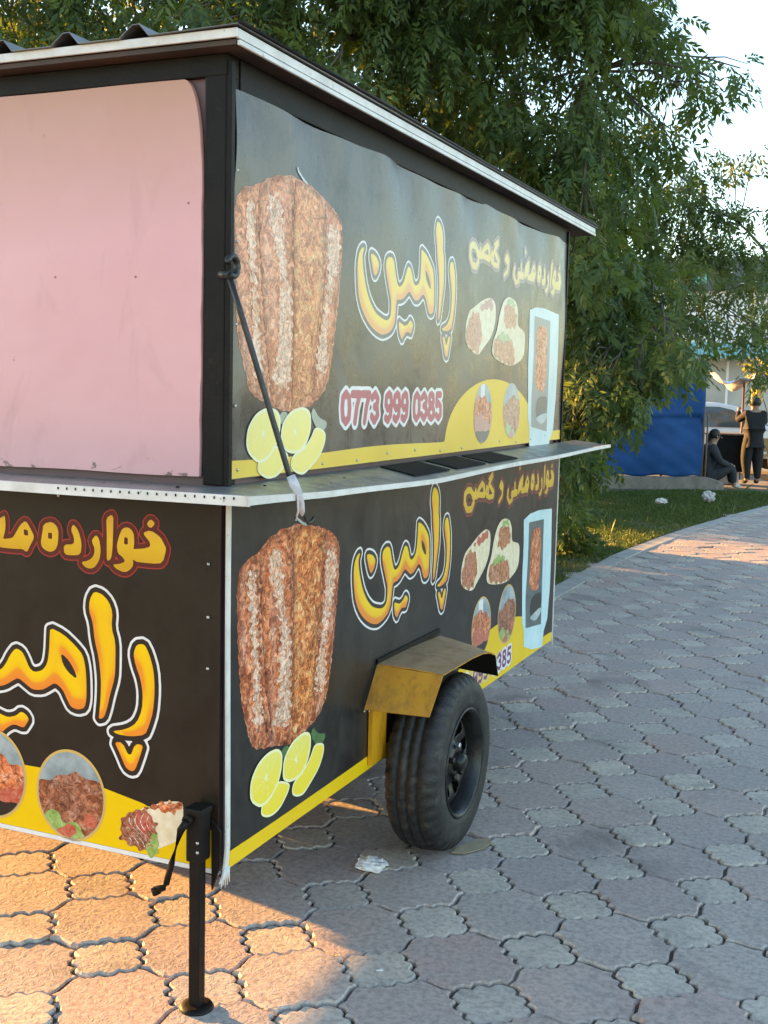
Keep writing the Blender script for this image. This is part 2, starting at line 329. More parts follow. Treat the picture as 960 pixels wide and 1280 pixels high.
def quad_curve(n=9):
    out = []
    for i in range(n+1):
        t = i/n; bx, by = DT*(1-t), DT*t
        o = .015*abs(math.sin(3*math.pi*t))**.7*(1.25 if .33 < t < .67 else .9)+.006*math.sin(math.pi*t)
        if i in (0, n): o = 0
        out.append((bx+o*.7071, by+o*.7071))
    return out
QC = quad_curve()
def rotq(p, k):
    for _ in range(k): p = (-p[1], p[0])
    return p
small_poly = []
for k in range(4): small_poly += [rotq(p, k) for p in QC[:-1]]
h = PA/2
large_poly = []
for k, (cx, cy) in enumerate([(-h, -h), (h, -h), (h, h), (-h, h)]):
    q = [rotq(p, k) for p in QC]; q = q[::-1]
    large_poly += [(cx+x, cy+y) for x, y in q]
    for t in (.25, .5, .75):
        e0, e1 = -h+DT, h-DT; a = e0+(e1-e0)*t; w = .0055*math.sin(2*math.pi*t)
        if k == 0: large_poly.append((a, -h+w))
        elif k == 1: large_poly.append((h+w, a))
        elif k == 2: a = -a; large_poly.append((a, h-w))
        else: a = -a; large_poly.append((-h-w, a))
def inset(poly, d):
    n = len(poly); out = []
    for i in range(n):
        a, p, c = poly[i-1], poly[i], poly[(i+1) % n]
        t = Vector((c[0]-a[0], c[1]-a[1])); t.normalize(); out.append((p[0]-t.y*d, p[1]+t.x*d))
    return out
def tile_geo(poly, gap=.0045, bev=.0055, depth=.016):
    o = inset(poly, gap); t = inset(o, bev); n = len(o)
    V = [(x, y, 0) for x, y in t]+[(x, y, -.005) for x, y in inset(o, .001)]+[(x, y, -depth) for x, y in o]
    F = [tuple(range(n))]+[(n+i, n+(i+1) % n, (i+1) % n, i) for i in range(n)]+[(2*n+i, 2*n+(i+1) % n, n+(i+1) % n, n+i) for i in range(n)]
    return V, F
TL = tile_geo(large_poly); TS = tile_geo(small_poly)
def tile_me(name, geo, m):
    me = bpy.data.meshes.new(name); me.from_pydata(geo[0], [], geo[1]); me.materials.append(m); me.update(); return me
ME_L = tile_me('large_paver', TL, M['paver_large']); ME_S = tile_me('small_paver', TS, M['paver_small'])
Minv = cam.matrix_world.inverted()
def px_of(x, y, z=0):
    p = Minv @ Vector((x, y, z))
    if p.z > -.1: return None
    return 480+1460.2*p.x/-p.z, 640-1460.2*p.y/-p.z, -p.z
tiles = []
for i in range(-16, 26):
    for j in range(-12, 54):
        for k in (0, 1):
            u, v = (i, j) if k else (i+.5, j+.5)
            x = PO[0]+u*PEX[0]+v*PEY[0]; y = PO[1]+u*PEX[1]+v*PEY[1]
            if y < -3.2 or y > 18.2 or x > 8 or x < -3.6: continue
            if y > 4.45 and x < edge_x(y)+(.02 if k == 0 else .02): continue
            q = px_of(x, y); vis = q is not None and -40 < q[0] < 1000 and 560 < q[1] < 1330
            if y > 7 and not vis: continue
            if x < -1.2 and y < 4.4 and rnd.random() < 0 and not vis: continue
            tiles.append((0 if vis else 1, q[2] if q else 9, k, x, y))
tiles.sort()
stuff = MB()
for n, (nv, d, k, x, y) in enumerate(tiles):
    dz = rnd.gauss(0, .0026); tx, ty = rnd.gauss(0, .010), rnd.gauss(0, .010); rz = PAn+rnd.gauss(0, .011)
    if n < 300 and not nv:
        o = link('small_paver' if k else 'large_paver', ME_S if k else ME_L, paving); o.location = (x, y, dz); o.rotation_euler = (tx, ty, rz)
    else:
        R3 = Matrix.Translation((x, y, dz)) @ Matrix.Rotation(rz, 4, 'Z') @ Matrix.Rotation(tx, 4, 'X') @ Matrix.Rotation(ty, 4, 'Y'); g = TS if k else TL
        npoly = len(g[0])//3
        V = [R3 @ Vector(v) for v in g[0]]
        stuff.add(V, g[1], k)
tag(stuff.build('distant_pavers', [M['paver_large'], M['paver_small']], paving, recalc=False), kind='stuff')
# concrete edging between paving and lawn, block by block
kerb = None; kb_y = 4.7; first = True
kerb_root = empty('edging_kerb', (-.97, 6.7, 0), 'flush pale concrete edging strip between the lawn and the pavers', 'kerb')
while kb_y < 18.0:
    ln = 1.0; y0, y1 = kb_y, kb_y+ln-.012; x0, x1 = edge_x(y0), edge_x(y1); w = .16
    mb = MB(); z = .006+rnd.uniform(-.003, .003)
    mb.prism([(x0-.0, y0, -.03), (x0+w, y0, -.03), (x1+w, y1, -.03), (x1, y1, -.03)], (0, 0, .03+z)); mb.build('kerb_block', M['kerb'], kerb_root)
    kb_y += ln
# dirt that has washed over the pavers along the edging
lawn = MB(); lawn.add([(-40, 4.7, .0)]+[(x-.003, y, .0) for y, x in EDGE if y > 4.65 or True]+[(-40, 18.4, .0)], [tuple(range(len(EDGE)+2))])
tag(lawn.build('lawn', M['soil']), kind='structure')
def leaf_mat(name, c1, c2, trans, scale=3., tw=.45, rough=.5):
    m = bpy.data.materials.new(name); nt, b, out = nodes_of(m)
    g = nt.nodes.new('ShaderNodeNewGeometry'); n = tex_noise(nt, scale, 3, coord=g.outputs['Position'])
    ad = nt.nodes.new('ShaderNodeMath'); ad.operation = 'MULTIPLY_ADD'; ad.inputs[1].default_value = .5; nt.links.new(g.outputs['Random Per Island'], ad.inputs[0])
    hf = nt.nodes.new('ShaderNodeMath'); hf.operation = 'MULTIPLY'; hf.inputs[1].default_value = .5; nt.links.new(n.outputs[0], hf.inputs[0]); nt.links.new(hf.outputs[0], ad.inputs[2])
    r = ramp(nt, ad.outputs[0], [(.2, c1), (.8, c2)]); nt.links.new(r.outputs[0], b.inputs['Base Color']); b.inputs['Roughness'].default_value = rough
    b.inputs['Specular IOR Level'].default_value = .35
    tr = nt.nodes.new('ShaderNodeBsdfTranslucent'); tc = mixc(nt, .65, r.outputs[0], trans); nt.links.new(tc, tr.inputs[0])
    mx = nt.nodes.new('ShaderNodeMixShader'); mx.inputs[0].default_value = tw; nt.links.new(b.outputs[0], mx.inputs[1]); nt.links.new(tr.outputs[0], mx.inputs[2]); nt.links.new(mx.outputs[0], out.inputs[0]); return m
M['grass'] = leaf_mat('grass', (.034, .075, .015), (.095, .135, .028), (.14, .19, .03), 1.2, .3)
def grass_blades(n):
    y = NR.uniform(5.6, 17.6, n*3); x = NR.uniform(-5.5, 1.0, n*3)
    ex = np.interp(y, [p[0] for p in EDGE], [p[1] for p in EDGE])
    wx, wy = x+3.29, y-16.4
    keep = (x < ex-.01) & ((wx*.532-wy*.846) > .42+.25*np.sin(x*3.1)*np.sin(x*1.3+1))
    pn = np.sin(x*2.1+1.3*np.sin(y*1.1))*np.cos(y*1.7+x*.8)
    keep &= NR.random(n*3) < np.clip(.75+.5*pn, .12, 1)
    x = x[keep][:n]; y = y[keep][:n]; m = len(x); tuft = NR.random(m) < .004
    hgt = np.where(tuft, NR.uniform(.09, .20, m), NR.uniform(.015, .045, m)); w = NR.uniform(.003, .006, m)*(1+y/14)
    a = NR.uniform(0, 2*np.pi, m); l = NR.normal(0, .45, (m, 2))*hgt[:, None]
    dx, dy = np.cos(a)*w, np.sin(a)*w
    V = np.empty((m, 4, 3)); V[:, 0] = np.stack([x-dx, y-dy, np.zeros(m)], 1); V[:, 1] = np.stack([x+dx, y+dy, np.zeros(m)], 1)
    V[:, 2] = np.stack([x+dx*.6+l[:, 0]*.45, y+dy*.6+l[:, 1]*.45, hgt*.6], 1); V[:, 3] = np.stack([x+l[:, 0], y+l[:, 1], hgt], 1)
    F = np.arange(m*4).reshape(m, 4)[:, [0, 1, 2, 3]]
    return np_mesh('grass', V.reshape(-1, 3), F, M['grass'])
tag(link('grass', grass_blades(110000)), 'short patchy green grass covering the lawn beside the path', 'grass', kind='stuff')

# ------------------------------------------------------------------ food trailer
LEN, WID = 3.155, 1.95
trailer = empty('food_trailer', (0-WID/2, LEN/2, 0), 'black and pink street food trailer wrapped in doner kebab banners on yellow-fendered wheels', 'trailer')
# shell: four walls of sheet, floor and roof deck, all in dark steel
def part(name, m, fn, parent=None):
    mb = MB(); fn(mb); return mb.build(name, m, parent or trailer)
zb, zs, zt, zr = .355, 1.362, 2.325, 2.42
part('body_shell', [M['under'], M['wall_sheet']], lambda b: (b.box((-WID+.02, .012, zb+.01), (-.012, LEN-.012, 2.36), 1), b.box((-WID+.03, .03, .337), (-WID+.09, LEN-.03, zb+.008), 0),
     b.box((-.10, .03, .33), (-.04, LEN-.03, zb+.008), 0)))
for x0, y0 in ((-.058, -.004), (-.058, LEN-.056), (-WID, -.004), (-WID, LEN-.056)):
    part('corner_post', M['black_steel'], lambda b: (b.box((x0, y0, zs-.01), (x0+.060, y0+.060, 2.37), 0, .004), b.box((x0+.058, y0+.002 if y0 < 1 else y0+.044, zs-.01), (x0+.074, y0+(.020 if y0 < 1 else .058), 2.37), 0, .002) if x0 > -1 else None))
part('front_beam', M['black_steel'], lambda b: b.box((-WID+.002, -.006, 2.335), (.004, .05, 2.386), 0, .003))
part('side_beam', M['black_steel'], lambda b: (b.box((-.05, .056, 2.312), (.006, LEN, 2.386), 0, .003)))
part('far_side_beam', M['black_steel'], lambda b: b.box((-WID-.002, .056, 2.33), (-WID+.05, LEN, 2.386)))
# the roof: soffit board, pale edge trim, ribbed sheet
RX, RY, RF = .064, -.062, LEN+.30
part('soffit_board', M['soffit'], lambda b: b.box((-WID-.05, RY+.004, 2.3865), (RX-.004, RF-.004, 2.398)))
def rtrim(b):
    b.box((-WID-.052, RY-.006, 2.400), (RX+.004, RY+.002, 2.421), 0, .002)
rt = part('front_roof_trim', M['white_trim'], rtrim)
part('side_roof_trim', M['white_trim'], lambda b: (b.box((RX-.004, RY+.004, 2.399), (RX+.004, RF, 2.421), 0, .002), b.box((RX-.001, RY+.004, 2.384), (RX+.007, RF, 2.396), 0, .002)))
def ribbed(b):
    prof = []; x = RX+.012; z0 = 2.423; k = 0; prof.append((x, z0+.004)); x -= .125
    # from the outer edge leftwards: flat pan then trapezoid rib
    while x > -WID-.06:
        prof += [(x-.120, z0), (x-.146, z0+.028), (x-.166, z0+.028), (x-.205, z0)]
        x -= .205
    V = []; n = len(prof)
    ys = [RY-.016, RY+.5, LEN*.5, RF+.02]
    for y in ys:
        for i, (px, pz) in enumerate(prof): V.append((px, y, pz+.004*math.sin(px*9+y*2)*0+(.03*(y-RY)/LEN)*0))
    F = []
    for j in range(len(ys)-1):
        for i in range(n-1): F.append((j*n+i, j*n+i+1, (j+1)*n+i+1, (j+1)*n+i))
    b.add(V, F)
rs = part('ribbed_roof_sheet', M['roof_sheet'], ribbed)
sol = rs.modifiers.new('thick', 'SOLIDIFY'); sol.thickness = .002
part('roof_edge_lip', M['black_steel'], lambda b: b.tube([(RX+.012, RY-.012, 2.431), (RX+.013, .8, 2.434), (RX+.011, 1.7, 2.431), (RX+.012, RF+.015, 2.434)], .005, 6))
# pink serving shutter on the front
def pink(b):
    n = 60; x0, x1, z0, z1 = -WID+.063, -.066, 1.366, 2.333; V = []; F = []
    pts = []
    def wob(t): return .0012*math.sin(t*9)+.0008*math.sin(t*23+1)
    for i in range(30): pts.append((x0+(x1-x0)*i/29, z0+.0012*math.sin(i*.9)+.006*(i/29)))
    for i in range(1, 22): t = i/21*.80; pts.append((x1+wob(t*3)+.004*math.sin(t*3.2), z0+(z1-z0)*t))
    for i in range(1, 10): t = i/9; a = t*math.pi/2; pts.append((x1-.048*(1-math.cos(a)), z0+(z1-z0)*(.80+.20*math.sin(a))))
    for i in range(1, 30): pts.append((x1-.048-(x1-.048-x0)*i/29, z1+.0008*math.sin(i*.7)))
    b.prism([(x, -.0075, z) for x, z in pts], (0, .014, 0))
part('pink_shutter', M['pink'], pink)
for (x, z) in ((-.505, 1.868), (-.255, 1.865), (-.10, 2.04)):
    part('rivet', M['dimple'], lambda b: b.tube([(x, -.0070, z), (x, -.0085, z)], .0032, 8))
# counter shelf round front and side
SX, SY, SF, sz = .186, -.20, LEN+.32, 1.352
def zsag(y): return float(np.interp(y, [-.2, .2, 1.0, 2.2, 3.5], [1.342, 1.324, 1.311, 1.318, 1.327]))
def counter(b):
    ys = np.linspace(SY+.008, SF-.004, 40); V = []; F = []
    for y in ys: V += [(.0035, y, sz-.018), (.0035, y, sz), (.09, y, (sz+zsag(y))/2+.004), (SX-.008, y, zsag(y)+.006), (SX-.008, y, zsag(y)-.006)]
    for i in range(len(ys)-1):
        for j in range(5): F.append((i*5+j, i*5+(j+1) % 5, (i+1)*5+(j+1) % 5, (i+1)*5+j))
    n = (len(ys)-1)*5; b.add(V, F+[(0, 1, 2, 3, 4), (n, n+1, n+2, n+3, n+4)]); b.box((-WID-.10, SY+.008, sz-.022), (.0030, -.006, sz-.0015))
part('counter', M['counter'], counter)
def edging(b):
    # a bowed plastic strip
    P = [(SX+.001+.003*math.sin(y*2.1), y, zsag(y)+.001+.002*math.sin(y*4.3+.4), .0075+.003*math.exp(-(y+.2)/.2)) for y in np.linspace(SY-.004, SF, 50)]
    for (a, c) in zip(P, P[1:]): b.add([(a[0], a[1], a[2]-a[3]), (c[0], c[1], c[2]-c[3]), (c[0], c[1], c[2]+c[3]), (a[0], a[1], a[2]+a[3]), (a[0]-.010, a[1], a[2]+a[3]), (c[0]-.010, c[1], c[2]+c[3]), (a[0]-.010, a[1], a[2]-a[3]), (c[0]-.010, c[1], c[2]-c[3])], [(0, 1, 2, 3), (3, 2, 5, 4), (6, 7, 1, 0)])
part('side_edge_strip', M['white_trim'], edging)
def edging2(b):
    P = [(x, SY-.001, sz-.0115+.002*math.sin(x*3.3)) for x in np.linspace(-WID-.1, SX+.006, 26)]
    for (a, c) in zip(P, P[1:]): b.add([(a[0], a[1], a[2]-.012), (c[0], c[1], c[2]-.012), (c[0], c[1], c[2]+.012), (a[0], a[1], a[2]+.012), (a[0], a[1]+.009, a[2]+.012), (c[0], c[1]+.009, c[2]+.012), (a[0], a[1]+.009, a[2]-.012), (c[0], c[1]+.009, c[2]-.012)], [(0, 1, 2, 3), (3, 2, 5, 4), (6, 7, 1, 0)])
part('front_edge_strip', M['white_trim'], edging2)
for i in range(20):
    x = .15-i*.026
    part('strip_slot', M['dark_insert'], lambda b: b.box((x, SY-.0032, sz-.010+.003*math.sin(x*3.3)), (x+.003, SY-.0012, sz-.004+.003*math.sin(x*3.3))))
for y0, y1 in ((.92, 1.24), (1.31, 1.62), (1.68, 2.02)):
    part('counter_insert', M['dark_insert'], lambda b: b.prism([(.022, y0, sz-.002), (.140, y0, sz+(zsag(y0)-sz)*.66+.002), (.140, y1, sz+(zsag(y1)-sz)*.66+.002), (.022, y1, sz-.002)], (0, 0, .004)))
for (x, y) in ((.05, .12), (.13, .21), (-.06, -.11), (.10, .40), (.15, .02), (.07, .55)):
    part('counter_bolt', M['black_steel'], lambda b: b.lathe([(0, .0), (.0035, .0), (.0035, .004), (0, .005)][::-1], (x, y, sz+(zsag(y)-sz)*max(0, x)/.18+.001), 'z', 8))
# shelf brackets below
for y in (.45, 1.6, 2.7):
    part('shelf_bracket', M['black_steel'], lambda b: b.prism([(.0125, y, sz-.026), (.12, y, sz-.05), (.0125, y, sz-.07)], (0, .012, 0)))
# lower corner strip: white plastic, frayed at the foot
def cstrip(b):
    P = [(.013+.002*math.sin(z*5), .004+.006*math.sin(z*2.6), z) for z in np.linspace(1.315, .42, 18)]+[(.014, .004, .38), (.015, -.004, .352), (.013, -.016, .334)]
    for a, c in zip(P, P[1:]): b.add([(a[0], a[1], a[2]), (a[0], a[1]+.017, a[2]), (c[0], c[1]+.017, c[2]), (c[0], c[1], c[2]), (a[0]-.006, a[1], a[2]), (c[0]-.006, c[1], c[2])], [(0, 3, 2, 1), (4, 5, 3, 0)])
    for k in range(6): b.tube([(.014, .002+.004*k, .37), (.014+.002*(k % 3), -.016+.007*k, .322+.006*(k % 2))], [.003, .0012], 5)
part('corner_strip', M['white_trim'], cstrip)
part('far_corner_strip', M['white_trim'], lambda b: b.box((-.004, LEN+.001, .33), (.008, LEN+.012, 1.325), 0, .002))

part('added_sun_block_box', M['under'], lambda b: (b.box((-1.62, 1.74, .012), (-.98, 3.14, .350), 0, .01), b.box((-1.75, 1.42, .20), (-1.3, 1.70, .350), 0, .01)))  # boxes added to stop low sunlight passing beneath the floor
# ------------------------------------------------------------------ printed banners
def disp_upper(u, v):
    t = (2.32-v); e = np.exp(-np.maximum(t, 0)/.16); l = np.exp(-np.maximum(u, 0)/.12)
    return .009+.006*np.sin(u*9+v*3.)*e+.0065*np.sin(u*19.+1.+v*9)*e*.6+.003*np.sin(u*2.4+v*3.1)+.003*l*np.sin(v*21.)+.0016*np.sin(u*7.1-v*11.)
def disp_lower(u, v): return .005+.0012*np.sin(u*3.1+v*4.)+.0006*np.sin(u*8.-v*13.)
def disp_front(u, v): return .005+.0008*np.sin(u*4.1+v*5.)
def surf_side(d): return lambda u, v, l: np.stack([d(u, v)+l, u, v], 1)
def surf_front(u, v, l): return np.stack([u, -disp_front(u, v)-l, v], 1)
SURF_U, SURF_L, SURF_F = surf_side(disp_upper), surf_side(disp_lower), surf_front
def sheet_grid(name, surf, u0, u1, v0, v1, m, step=.010, edge=None):
    nu, nv = int((u1-u0)/step)+1, int((v1-v0)/step)+1
    U, Vv = np.meshgrid(np.linspace(u0, u1, nu), np.linspace(v0, v1, nv)); U = U.ravel(); W = Vv.ravel().copy()
    if edge is not None: W = edge(U, W)
    P = surf(U, W, np.zeros_like(U)); i = np.arange(nu*nv).reshape(nv, nu)
    F = np.stack([i[:-1, :-1], i[:-1, 1:], i[1:, 1:], i[1:, :-1]], -1).reshape(-1, 4)
    o = link(name, np_mesh(name, P, F, m, smooth=True), trailer); return o
def sd_poly(P, X, Y):
    P = np.asarray(P, float); d = np.full(X.shape, 1e9); s = np.zeros(X.shape, bool); n = len(P)
    for i in range(n):
        ax, ay = P[i-1]; bx, by = P[i]; ex, ey = bx-ax, by-ay; L2 = ex*ex+ey*ey+1e-12
        t = np.clip(((X-ax)*ex+(Y-ay)*ey)/L2, 0, 1); d = np.minimum(d, (X-ax-t*ex)**2+(Y-ay-t*ey)**2)
        if ay != by:
            c = ((ay > Y) != (by > Y)) & (X < ex*(Y-ay)/(by-ay)+ax); s ^= c
    d = np.sqrt(d); return np.where(s, -d, d)
def sd_stroke(P, r, X, Y):
    d = np.full(X.shape, 1e9)
    for (ax, ay), (bx, by) in zip(P, P[1:]):
        ex, ey = bx-ax, by-ay; L2 = ex*ex+ey*ey+1e-12; t = np.clip(((X-ax)*ex+(Y-ay)*ey)/L2, 0, 1)
        d = np.minimum(d, np.hypot(X-ax-t*ex, Y-ay-t*ey))
    return d-r
def chaikin(P, k=1):
    for _ in range(k):
        Q = []
        for i in range(len(P)):
            a, b = P[i], P[(i+1) % len(P)]; Q += [(a[0]*.78+b[0]*.22, a[1]*.78+b[1]*.22), (a[0]*.22+b[0]*.78, a[1]*.22+b[1]*.78)]
        P = Q
    return P
def march(F, X, Y):
    """cells of the grid where F<0, clipped along F=0 -> verts (n,2), faces"""
    ny, nx = F.shape; V = []; idx = {}; faces = []
    ins = F < 0
    full = ins[:-1, :-1] & ins[:-1, 1:] & ins[1:, 1:] & ins[1:, :-1]
    anyc = ins[:-1, :-1] | ins[:-1, 1:] | ins[1:, 1:] | ins[1:, :-1]
    def vert(key, p):
        k = idx.get(key)
        if k is None: k = len(V); idx[key] = k; V.append(p)
        return k
    xs = X[0]; ys = Y[:, 0]
    for j, i in zip(*np.nonzero(anyc)):
        c = ((j, i), (j, i+1), (j+1, i+1), (j+1, i))
        if full[j, i]:
            faces.append([vert(q, (xs[q[1]], ys[q[0]])) for q in c]); continue
        poly = []
        for a, b in zip(c, c[1:]+c[:1]):
            fa, fb = F[a], F[b]
            if fa < 0: poly.append(vert(a, (xs[a[1]], ys[a[0]])))
            if (fa < 0) != (fb < 0):
                t = fa/(fa-fb); key = (a, b) if a < b else (b, a)
                poly.append(vert(key, (xs[a[1]]+(xs[b[1]]-xs[a[1]])*t, ys[a[0]]+(ys[b[0]]-ys[a[0]])*t)))
        if len(poly) >= 3: faces.append(poly)
    return np.array(V), faces
class Print:
    """flat print: layers of ink, each a sheet lying 0.5 mm above the one below"""
    def __init__(s, surf, bounds, step, lift=.0005):
        x0, x1, y0, y1 = bounds; s.surf = surf; s.X, s.Y = np.meshgrid(np.arange(x0, x1+step, step), np.arange(y0, y1+step, step)); s.lift = lift
        s.V = []; s.F = []; s.mi = []; s.g = []; s.mats = []
    def layer(s, F, m, g=None):
        V, faces = march(F, s.X, s.Y)
        if len(V) == 0: return s
        o = sum(len(v) for v in s.V); s.V.append(s.surf(V[:, 0], V[:, 1], np.full(len(V), s.lift)))
        s.g.append(g(V[:, 0], V[:, 1]) if g else np.ones(len(V)))
        if m not in s.mats: s.mats.append(m)
        k = s.mats.index(m); s.F += [[i+o for i in f] for f in faces]; s.mi += [k]*len(faces); s.lift += .00025; return s
    def build(s, name, parent, label=None):
        me = bpy.data.meshes.new(name); V = np.concatenate(s.V); me.from_pydata(V.tolist(), [], s.F)
        for m in s.mats: me.materials.append(m)
        me.polygons.foreach_set('material_index', s.mi); me.polygons.foreach_set('use_smooth', [True]*len(s.F))
        a = me.attributes.new('g', 'FLOAT', 'POINT'); a.data.foreach_set('value', np.concatenate(s.g).astype(np.float32)); me.update()
        o = link(name, me, parent)
        if label: o['label'] = label
        return o
def bounds_of(polys, m):
    A = np.concatenate([np.asarray(p) for p in polys]); return (A[:, 0].min()-m, A[:, 0].max()+m, A[:, 1].min()-m, A[:, 1].max()+m)
def shift(polys, d): return {k: [(x+d[0], y+d[1]) for x, y in p] for k, p in polys.items()}
